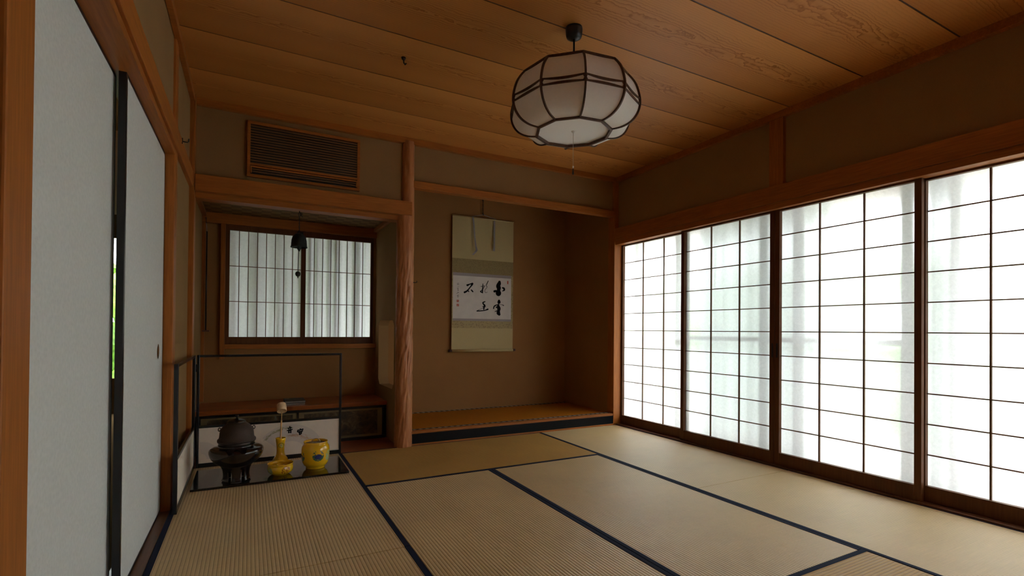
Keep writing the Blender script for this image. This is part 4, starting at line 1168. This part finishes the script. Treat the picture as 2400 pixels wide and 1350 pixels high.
# ------------------------------------------------------------------ folding screen
def screen():
    t = thing('folding_screen', 'low two-panel black framed screen with painted lower paper', 'folding screen', (0.03, 0.0, 0.0))
    H = 0.752
    z1, z2, z3 = 0.016, 0.262, 0.280
    S = 'screen_lacquer'
    # long panel along the alcove edge (faces -y)
    xa, xb, ya, yb = 0.044, 0.968, -0.010, 0.010
    w = 0.016
    MB().box(xa, xa+w, ya, yb, 0.0, H).build('post', S, t, bevel=0.002)
    MB().box(xb-w, xb, ya, yb, 0.0, H).build('post', S, t, bevel=0.002)
    MB().box(xa+w, xb-w, ya, yb, H-w, H).build('rail', S, t, bevel=0.002)
    MB().box(xa+w, xb-w, ya, yb, 0.0, 0.028).build('rail', S, t, bevel=0.002)
    MB().box(xa+w, xb-w, ya+0.002, yb-0.002, z2, z3).build('rail', S, t, bevel=0.002)
    MB().box(xa+w, xb-w, -0.004, 0.004, 0.028, z2).build('paper_panel', 'screen_paper', t)
    # short side panel along the wall (faces +x)
    xa2, xb2 = 0.018, 0.038
    y0, y1 = -0.930, -0.004
    MB().box(xa2, xb2, y0, y0+w, 0.0, H).build('post', S, t, bevel=0.002)
    MB().box(xa2, xb2, y1-w, y1, 0.0, H).build('post', S, t, bevel=0.002)
    MB().box(xa2, xb2, y0+w, y1-w, H-w, H).build('rail', S, t, bevel=0.002)
    MB().box(xa2, xb2, y0+w, y1-w, 0.0, 0.028).build('rail', S, t, bevel=0.002)
    MB().box(xa2+0.002, xb2-0.002, y0+w, y1-w, z2, z3).build('rail', S, t, bevel=0.002)
    MB().box(0.024, 0.032, y0+w, y1-w, 0.028, z2).build('paper_panel', 'screen_paper', t)
    for z in (0.08, 0.64):
        MB().box(0.030, 0.050, -0.014, -0.0101, z, z+0.05).box(0.0385, 0.0415, -0.018, -0.010, z, z+0.05).build('hinge', 'iron', t)
    # painting: fan shapes, brushed arcs and two characters
    Y = -0.0042
    def fan(cx, cz, r0, r1, a0, a1, y=Y):
        vs, fs = [], []
        N = 40
        for i in range(N+1):
            a = math.radians(a0+(a1-a0)*i/N)
            vs += [(cx+r0*math.cos(a), y, cz+r0*math.sin(a)), (cx+r1*math.cos(a), y, cz+r1*math.sin(a))]
        for i in range(N):
            fs.append((2*i, 2*i+1, 2*i+3, 2*i+2))
        return MB().add(vs, fs)
    fan(0.618, 0.010, 0.115, 0.235, 32, 140).build('fan_painting', 'fan_tint', t)
    fan(0.075, 0.060, 0.03, 0.11, -10, 95, Y).build('fan_painting', 'fan_tint', t)
    rnd = random.Random(2)
    g = MB()
    for i in range(120):
        a = math.radians(rnd.uniform(84, 138)); rr = 0.212+rnd.gauss(0, 0.0045)
        da = math.radians(rnd.uniform(1.5, 6))
        w_ = rnd.uniform(0.0009, 0.0020)
        g.brush([(0.618+rr*math.cos(a), 0.010+rr*math.sin(a), w_), (0.618+(rr+0.001)*math.cos(a+da/2), 0.010+(rr+0.001)*math.sin(a+da/2), w_), (0.618+rr*math.cos(a+da), 0.010+rr*math.sin(a+da), w_*0.6)], Y-0.0003, sub=2)
    g.build('painted_grass', 'paint_green', t)
    g = MB()
    for i in range(170):
        q = rnd.random()
        a = math.radians(100-62*q); rr = 0.150+0.020*q+rnd.gauss(0, 0.005+0.004*q)
        da = math.radians(rnd.uniform(2, 7))
        w_ = rnd.uniform(0.0007, 0.0016)
        g.brush([(0.618+rr*math.cos(a), 0.010+rr*math.sin(a), w_), (0.618+rr*math.cos(a-da/2), 0.0105+rr*math.sin(a-da/2), w_), (0.618+rr*math.cos(a-da), 0.010+rr*math.sin(a-da), w_*0.6)], Y-0.0003, sub=2)
    g.build('painted_grass', 'paint_orange', t)
    CH = {'oto': [[(0.614, 0.230, 0.0053), (0.616, 0.221, 0.0059)], [(0.602, 0.217, 0.0053), (0.625, 0.221, 0.0059)], [(0.607, 0.214, 0.0041), (0.609, 0.206, 0.0047)], [(0.621, 0.216, 0.0041), (0.617, 0.208, 0.0047)], [(0.597, 0.201, 0.0053), (0.63, 0.207, 0.0065)], [(0.607, 0.199, 0.0053), (0.607, 0.185, 0.0059)], [(0.608, 0.199, 0.0047), (0.622, 0.201, 0.0053)], [(0.622, 0.201, 0.0053), (0.622, 0.184, 0.0059)], [(0.608, 0.192, 0.0036), (0.621, 0.192, 0.0036)], [(0.608, 0.186, 0.0041), (0.622, 0.186, 0.0041)]],
          'mam': [[(0.684, 0.207, 0.0059), (0.686, 0.202, 0.0059)], [(0.669, 0.198, 0.0071), (0.667, 0.188, 0.0083)], [(0.672, 0.199, 0.0047), (0.702, 0.203, 0.0071)], [(0.702, 0.203, 0.006), (0.699, 0.194, 0.0047)], [(0.676, 0.19, 0.0041), (0.68, 0.194, 0.0053)], [(0.688, 0.196, 0.0047), (0.692, 0.199, 0.0047)], [(0.672, 0.183, 0.0059), (0.699, 0.19, 0.0071)], [(0.679, 0.179, 0.0071), (0.68, 0.168, 0.0083)], [(0.693, 0.187, 0.0053), (0.691, 0.173, 0.0065), (0.681, 0.167, 0.0077)], [(0.684, 0.181, 0.0036), (0.689, 0.179, 0.0047)]]}
    for ss in CH.values():
        g = MB()
        for i_, s in enumerate(ss):
            g.brush([(p[0], p[1], p[2]*1.25) for p in s], Y-0.0006-0.00012*i_)
        g.build('brush_character', 'ink', t)
    # faint brushed bands on the side panel
    def side_band(y0_, y1_):
        return MB().add([(0.0323, y0_, 0.05), (0.0323, y1_, 0.04), (0.0323, y1_+0.02, 0.22), (0.0323, y0_+0.03, 0.20)], [(0, 1, 2, 3)])
    side_band(-0.30, -0.24).build('fan_painting', 'fan_tint', t)
screen()
for o in SC.objects:
    if o.name.startswith('folding_screen'):
        o.location.z = 0.0022

# ------------------------------------------------------------------ tea utensils
TZ = 0.0145
tag(MB().box(0.060, 0.932, -0.562, -0.124, 0.0018, TZ).build('lacquer_tray', 'lacquer', bevel=0.0018), 'long glossy black lacquer board lying on the tatami under the tea utensils', 'tray')

def unit(prof, x, y):
    return prof

# brazier ---------------------------------------------------------
fx, fy = 0.289, -0.452
AZ = math.degrees(math.atan2(CAM_P.y-fy, CAM_P.x-fx))   # front of the brazier faces into the room
t = thing('brazier', 'glossy dark three-legged brazier standing on the black board', 'brazier', (fx, fy, TZ))
out_p = [(0.096, 0.231), (0.111, 0.232), (0.113, 0.228), (0.110, 0.224), (0.116, 0.221), (0.138, 0.218), (0.155, 0.213), (0.1645, 0.205), (0.1675, 0.196), (0.1665, 0.184), (0.161, 0.168), (0.152, 0.152), (0.138, 0.138), (0.120, 0.124), (0.104, 0.113), (0.086, 0.104)]
in_p = [(0.080, 0.110), (0.100, 0.120), (0.116, 0.131), (0.134, 0.146), (0.150, 0.164), (0.158, 0.182), (0.159, 0.195), (0.150, 0.205), (0.136, 0.210), (0.110, 0.214), (0.096, 0.222)]
body = MB().lathe(out_p+in_p, 0, 0, 96, closed=True).build('bowl_body', 'furo_lacquer', t, loc=(fx, fy, 0))
MB().lathe([(0.0, 0.106), (0.086, 0.106), (0.086, 0.100), (0.0, 0.098)], fx, fy, 48).build('bowl_floor', 'furo_lacquer', t)
# cut the air opening in the shoulder
cm = MB()
pts = []
for i in range(21):
    s_ = -1+2*i/20
    pts.append((0.058*s_, 0.2215-0.003*abs(s_)))
for i in range(25):
    s_ = 1-2*i/24
    q_ = abs(s_)
    zb_ = 0.2170-0.0200*min(1.0, (q_/0.6)**2) if q_ < 0.8 else 0.197+0.014*((q_-0.8)/0.2)**2
    pts.append((0.056*s_, min(zb_, 0.2165)))
a = math.radians(AZ)
cx_, sx_ = math.cos(a), math.sin(a)
vs = [(cx_*0.09-sx_*u, sx_*0.09+cx_*u, v) for u, v in pts]+[(cx_*0.20-sx_*u, sx_*0.20+cx_*u, v) for u, v in pts]
nn = len(pts)
cm.add(vs, [tuple(range(nn-1, -1, -1)), tuple(range(nn, 2*nn))]+[(k_, (k_+1) % nn, nn+(k_+1) % nn, nn+k_) for k_ in range(nn)])
cut = cm.build('cut_tmp', 'furo_lacquer', None, loc=(fx, fy, 0))
md = body.modifiers.new('cut', 'BOOLEAN'); md.operation = 'DIFFERENCE'; md.object = cut; md.solver = 'EXACT'
bpy.context.view_layer.update()
dg = bpy.context.evaluated_depsgraph_get()
me2 = bpy.data.meshes.new_from_object(body.evaluated_get(dg))
body.modifiers.clear()
body.data = me2
bpy.data.objects.remove(cut, do_unlink=True)
# legs
for off, k1_, k2_ in ((0, 20, 34), (95, 59, 66), (-95, 59, 66)):
    ac = math.radians(AZ+off)
    rows = [(0.116, k2_, 0.096), (0.106, k2_, 0.090), (0.094, k2_, 0.084), (0.088, k1_+6, 0.081), (0.078, k1_+1, 0.0785), (0.062, k1_-1, 0.076), (0.045, k1_-1, 0.0755), (0.032, k1_, 0.078), (0.022, k1_+1, 0.081), (TZ+0.0045, k1_+2, 0.086)]
    vs, fs = [], []
    N = 24
    for (z, hw, r) in rows:
        for i in range(N+1):
            aa = ac+math.radians(hw*(-1+2*i/N))
            vs.append((fx+r*math.cos(aa), fy+r*math.sin(aa), z))
    for i in range(len(rows)-1):
        for j in range(N):
            fs.append((i*(N+1)+j, i*(N+1)+j+1, (i+1)*(N+1)+j+1, (i+1)*(N+1)+j))
    MB().add(vs, fs, True).build('leg', 'furo_lacquer', t, solid=0.009)
MB().lathe([(0.108, 0.2325), (0.1125, 0.2330), (0.1105, 0.244), (0.112, 0.2475), (0.104, 0.2475), (0.101, 0.2325)], fx, fy, 64, closed=True).build('neck_ring', 'furo_neck', t)

slim(t, fx, fy, 0.882)
# kettle ----------------------------------------------------------
t = thing('iron_kettle', 'brown cast iron tea kettle with flange seated on the brazier', 'kettle', (fx, fy, 0.248))
kp = [(0.0, 0.150), (0.040, 0.154), (0.075, 0.170), (0.093, 0.200), (0.100, 0.235), (0.104, 0.2485), (0.1165, 0.250), (0.1185, 0.256), (0.1175, 0.264), (0.108, 0.272), (0.1055, 0.285), (0.1040, 0.303), (0.1000, 0.320), (0.0925, 0.334), (0.0800, 0.346), (0.0660, 0.355), (0.0560, 0.360), (0.0555, 0.366), (0.050, 0.366)]
MB().lathe(kp, fx, fy, 80).build('kettle_body', 'kettle_iron', t)
MB().lathe([(0.0575, 0.3665), (0.0570, 0.372), (0.048, 0.378), (0.030, 0.383), (0.012, 0.386), (0.006, 0.389), (0.005, 0.392), (0.010, 0.396), (0.0125, 0.402), (0.009, 0.409), (0.0, 0.411)], fx, fy, 48).build('lid', 'kettle_lid', t)
for s in (-1, 1):
    ax = Vector((math.cos(a+s*PI/2), math.sin(a+s*PI/2), 0))
    c0 = Vector((fx, fy, 0))+ax*0.0955
    ring = [c0+ax*(0.008+0.0075*math.cos(q))+Vector((0, 0, 0.326+0.010*math.sin(q))) for q in [2*PI*i/16 for i in range(17)]]
    MB().tube(ring, 0.0032, 8, cap=False).tube([c0-ax*0.006+Vector((0, 0, 0.322)), c0+ax*0.006+Vector((0, 0, 0.318))], 0.0065, 8).build('lug', 'kettle_iron', t)

slim(t, fx, fy, 0.882)
# ladle stand -----------------------------------------------------
vx, vy = 0.541, -0.272
glaze('glaze_stand', [(AZ+5, 0.165, 0.017, 'green'), (AZ-95, 0.055, 0.03, 'green')])
t = thing('ladle_stand', 'tall narrow necked yellow ceramic vase holding the bamboo ladle', 'vase', (vx, vy, TZ))
vp = [(0.0, TZ+0.0005), (0.040, TZ+0.0005), (0.046, 0.020), (0.054, 0.038), (0.0535, 0.056), (0.049, 0.072), (0.041, 0.084), (0.032, 0.095), (0.0275, 0.108), (0.0262, 0.125), (0.0268, 0.150), (0.0290, 0.172), (0.0322, 0.192), (0.0345, 0.208), (0.0330, 0.2095), (0.0295, 0.190), (0.0245, 0.150), (0.0230, 0.120), (0.026, 0.100), (0.040, 0.075), (0.044, 0.045), (0.0, 0.030)]
MB().lathe([(r, z) for r, z in vp], 0, 0, 64).build('vase_body', 'glaze_stand', t, loc=(vx, vy, 0))
slim(t, vx, vy, 0.91)
# ladle -----------------------------------------------------------
t = thing('bamboo_ladle', 'pale bamboo water ladle standing cup up in the yellow vase', 'ladle', (vx, vy, 0.05))
hb = Vector((vx-0.004, vy, 0.050)); ht = Vector((vx+0.004, vy-0.015, 0.372))
md_ = hb.lerp(ht, 0.86)
b = MB(); b.tube([hb, hb.lerp(ht, 0.4), md_], [0.0062, 0.0058, 0.0052], 10)
b.build('handle', 'bamboo', t)
MB().tube([md_, ht, ht+Vector((0.0, -0.004, 0.012))], [0.0030, 0.0026, 0.0024], 8).build('handle_neck', 'bamboo', t)
# cup: open end turned down toward the room
cc = Vector((vx+0.003, vy-0.020, 0.413))
axd = Vector((0.02, -0.62, -0.78)).normalized()
u1 = axd.orthogonal().normalized(); v1 = axd.cross(u1)
vs, fs = [], []
prof = [(0.0, -0.026), (0.029, -0.026), (0.031, -0.023), (0.0325, 0.028), (0.0300, 0.0285), (0.0285, -0.020), (0.0, -0.020)]
N = 40
for r, h in prof:
    for k_ in range(N):
        q = 2*PI*k_/N
        vs.append(cc+axd*h+(u1*math.cos(q)+v1*math.sin(q))*r*0.92)
for i in range(len(prof)-1):
    for k_ in range(N):
        k2 = (k_+1) % N
        fs.append((i*N+k_, i*N+k2, (i+1)*N+k2, (i+1)*N+k_))
cup = MB().add(vs, fs, True).build('cup', 'bamboo_pale', t)

# waste-water bowl --------------------------------------------------
wx, wy = 0.533, -0.434
glaze('glaze_bowl', [(AZ+22, 0.048, 0.027, 'red'), (AZ-62, 0.045, 0.026, 'lace'), (AZ+95, 0.05, 0.026, 'green')])
t = thing('ceramic_bowl', 'low round yellow ceramic bowl with a red medallion, in front of the vase', 'bowl', (wx, wy, TZ))
bpz = [(0.0, TZ+0.0005), (0.050, TZ+0.0005), (0.052, 0.018), (0.056, 0.020), (0.068, 0.025), (0.0785, 0.036), (0.0825, 0.050), (0.0815, 0.064), (0.0785, 0.071), (0.0805, 0.078), (0.0835, 0.083), (0.0815, 0.0845), (0.076, 0.078), (0.0745, 0.070), (0.078, 0.058), (0.078, 0.046), (0.070, 0.033), (0.050, 0.026), (0.0, 0.025)]
MB().lathe(bpz, 0, 0, 72).build('bowl_body', 'glaze_bowl', t, loc=(wx, wy, 0))
slim(t, wx, wy, 0.91)
tag(MB().lathe([(0.019, 0.0255), (0.024, 0.0255), (0.0235, 0.060), (0.025, 0.072), (0.021, 0.073), (0.019, 0.060)], wx, wy+0.01, 32, closed=True).build('lid_rest', glaze('glaze_rest', [])), 'little yellow ceramic ring standing inside the low yellow bowl', 'lid rest')

# water jar ---------------------------------------------------------
jx, jy = 0.748, -0.372
glaze('glaze_jar', [(AZ+4, 0.108, 0.036, 'peony'), (AZ+62, 0.098, 0.036, 'lace'), (AZ-80, 0.10, 0.034, 'peony')])
t = thing('water_jar', 'round yellow ceramic water jar with blue flowers and lid', 'jar', (jx, jy, TZ))
jp = [(0.0, TZ+0.0005), (0.062, TZ+0.0005), (0.064, 0.018), (0.064, 0.026), (0.067, 0.030), (0.077, 0.037), (0.087, 0.055), (0.0925, 0.080), (0.0945, 0.110), (0.0938, 0.140), (0.0905, 0.157), (0.0840, 0.167), (0.0795, 0.173), (0.0785, 0.180), (0.0815, 0.188), (0.0795, 0.1895), (0.0755, 0.180), (0.0755, 0.170), (0.084, 0.155), (0.088, 0.120), (0.0, 0.115)]
MB().lathe(jp, 0, 0, 80).build('jar_body', 'glaze_jar', t, loc=(jx, jy, 0))
MB().lathe([(0.0, 0.170), (0.060, 0.1705), (0.0750, 0.172), (0.0750, 0.176), (0.058, 0.177), (0.030, 0.1785), (0.0, 0.179)], jx, jy, 64).build('lid', 'lid_silver' if 'lid_silver' in MATS else simple('lid_silver', (0.28, 0.26, 0.16), rough=0.2, noise=0.6, nscale=110), t)
hnd = [(jx+0.030*math.cos(q), jy+0.004*math.cos(q), 0.178+0.027*math.sin(q)) for q in [PI*i/14 for i in range(15)]]
MB().tube(hnd, 0.0032, 8).build('lid_handle', 'brass', t)

slim(t, jx, jy, 0.93)

# ------------------------------------------------------------------ ceiling lamp
lx, ly = 1.7913, -1.8279
PH = 3.6385
t = thing('pendant_lamp', 'large round paper pendant lamp with dark wooden ribs', 'lamp', (lx, ly, 1.72))
PROF = [(0.266, 2.209), (0.290, 2.180), (0.309, 2.148), (0.322, 2.107), (0.328, 2.068), (0.324, 2.030), (0.309, 1.997), (0.285, 1.971), (0.250, 1.953), (0.215, 1.946), (0.193, 1.944)]
def dir_(k_):
    q = PH+k_*2*PI/10
    return Vector((math.cos(q), math.sin(q), 0))
L0 = Vector((lx, ly, 0))
# smoother profile by subdividing
def smooth_prof(P, s=3):
    out = []
    for i in range(len(P)-1):
        p0, p1, p2, p3 = P[max(i-1, 0)], P[i], P[i+1], P[min(i+2, len(P)-1)]
        for j in range(s):
            q = j/s
            out.append(tuple(0.5*((2*p1[c])+(-p0[c]+p2[c])*q+(2*p0[c]-5*p1[c]+4*p2[c]-p3[c])*q*q+(-p0[c]+3*p1[c]-3*p2[c]+p3[c])*q**3) for c in range(2)))
    out.append(P[-1])
    return out
SP = smooth_prof(PROF)
for k_ in range(10):
    d = dir_(k_)
    pts = [L0+d*r+Vector((0, 0, z)) for r, z in SP]
    nr = [d for _ in pts]
    nr = []
    for i in range(len(pts)):
        tg = (pts[min(i+1, len(pts)-1)]-pts[max(i-1, 0)]).normalized()
        side = Vector((0, 0, 1)).cross(d)
        nr.append(tg.cross(side))
    MB().sweep(pts, nr, 0.0085, 0.011).build('rib', 'wood_lamp', t, bevel=0.0015)
    # paper gore between rib k and k+1
    d2 = dir_(k_+1)
    vs, fs = [], []
    M_ = 6
    for (r, z) in SP:
        for j in range(M_+1):
            q = j/M_
            p = (d*(1-q)+d2*q)*(r-0.004)
            p *= 1-0.012*math.sin(PI*q)
            vs.append(L0+p+Vector((0, 0, z)))
    for i in range(len(SP)-1):
        for j in range(M_):
            fs.append((i*(M_+1)+j, i*(M_+1)+j+1, (i+1)*(M_+1)+j+1, (i+1)*(M_+1)+j))
    MB().add(vs, fs, True).build('paper_shade', 'lamp_paper', t)
    # band: two slim slats swelling into blocks at the ribs
    for zc, sgn in ((2.0775, 1), (2.0490, -1)):
        vs, fs = [], []
        M2 = 36
        for j in range(M2+1):
            q = j/M2
            base = (d*(1-q)+d2*q)
            rr = 0.326*(1-0.010*math.sin(PI*q))
            e = min(q, 1-q)
            hgt = 0.0050+0.0055*math.sin(PI*q) if e > 0.055 else 0.0172
            zo = zc-sgn*0.0022*math.sin(PI*q)
            za, zb = (zo+0.003, zo-hgt+0.003) if sgn > 0 else (zo-0.003+hgt, zo-0.003)
            for rad in (rr+0.0035, rr-0.003):
                pp = L0+base*rad
                vs += [(pp.x, pp.y, za), (pp.x, pp.y, zb)]
        for j in range(M2):
            o_, n_ = 4*j, 4*(j+1)
            fs += [(o_, o_+1, n_+1, n_), (o_+2, n_+2, n_+3, o_+3), (o_, n_, n_+2, o_+2), (o_+1, o_+3, n_+3, n_+1)]
        fs += [(0, 2, 3, 1), (4*M2, 4*M2+1, 4*M2+3, 4*M2+2)]
        MB().add(vs, fs).build('band_slat', 'wood_lamp', t)
def ring10(r, z0, z1, w):
    vs, fs = [], []
    for k_ in range(10):
        d = dir_(k_)
        for rr, zz in ((r, z0), (r-w, z0), (r-w, z1), (r, z1)):
            p = L0+d*rr
            vs.append((p.x, p.y, zz))
    for k_ in range(10):
        k2 = (k_+1) % 10
        for c in range(4):
            c2 = (c+1) % 4
            fs.append((4*k_+c, 4*k_+c2, 4*k2+c2, 4*k2+c))
    return MB().add(vs, fs)
ring10(0.197, 1.936, 1.950, 0.014).build('bottom_ring', 'wood_lamp', t, bevel=0.001)
ring10(0.270, 2.203, 2.214, 0.014).build('top_ring', 'wood_lamp', t, bevel=0.001)
vs = [L0+dir_(k_)*0.186+Vector((0, 0, 1.950)) for k_ in range(10)]
MB().add(vs+[v+Vector((0, 0, 0.003)) for v in vs], [tuple(range(10)), tuple(range(19, 9, -1))]+[(k_, (k_+1) % 10, 10+(k_+1) % 10, 10+k_) for k_ in range(10)]).build('diffuser_plate', 'diffuser', t)
MB().lathe([(0.0, 1.946), (0.008, 1.946), (0.010, 1.950), (0.0, 1.950)], lx, ly, 20).build('cord_outlet', 'white_plastic', t)
MB().tube([(lx, ly, 1.947), (lx, ly, 1.772)], 0.0011, 6).build('pull_cord', 'cord_white', t)
MB().lathe([(0.0, 1.775), (0.003, 1.773), (0.0045, 1.768), (0.003, 1.763), (0.0, 1.762)], lx, ly, 14).build('cord_bead', 'white_plastic', t)
MB().lathe([(0.0, 1.762), (0.003, 1.760), (0.0042, 1.750), (0.0048, 1.738), (0.003, 1.730), (0.0, 1.728)], lx, ly, 14).build('cord_pull', 'black_plastic', t)
MB().tube([(lx, ly, 2.205), (lx, ly, 2.422)], 0.0050, 10).build('suspension_rod', 'black_plastic', t)
MB().lathe([(0.0, 2.4775), (0.042, 2.4775), (0.0430, 2.466), (0.041, 2.440), (0.037, 2.428), (0.022, 2.420), (0.008, 2.418), (0.0, 2.418)], lx, ly, 48).build('ceiling_cup', 'black_plastic', t)
# carrier inside the shade
b = MB()
for k_ in range(5):
    d = dir_(2*k_)
    b.tube([L0+Vector((0, 0, 2.208)), L0+d*0.262+Vector((0, 0, 2.208))], 0.003, 6)
b.lathe([(0.0, 2.16), (0.035, 2.16), (0.035, 2.21), (0.0, 2.21)], lx, ly, 24)
b.build('carrier', 'white_plastic', t)

for o in SC.objects:
    if o.type == 'MESH':
        o.data.validate()
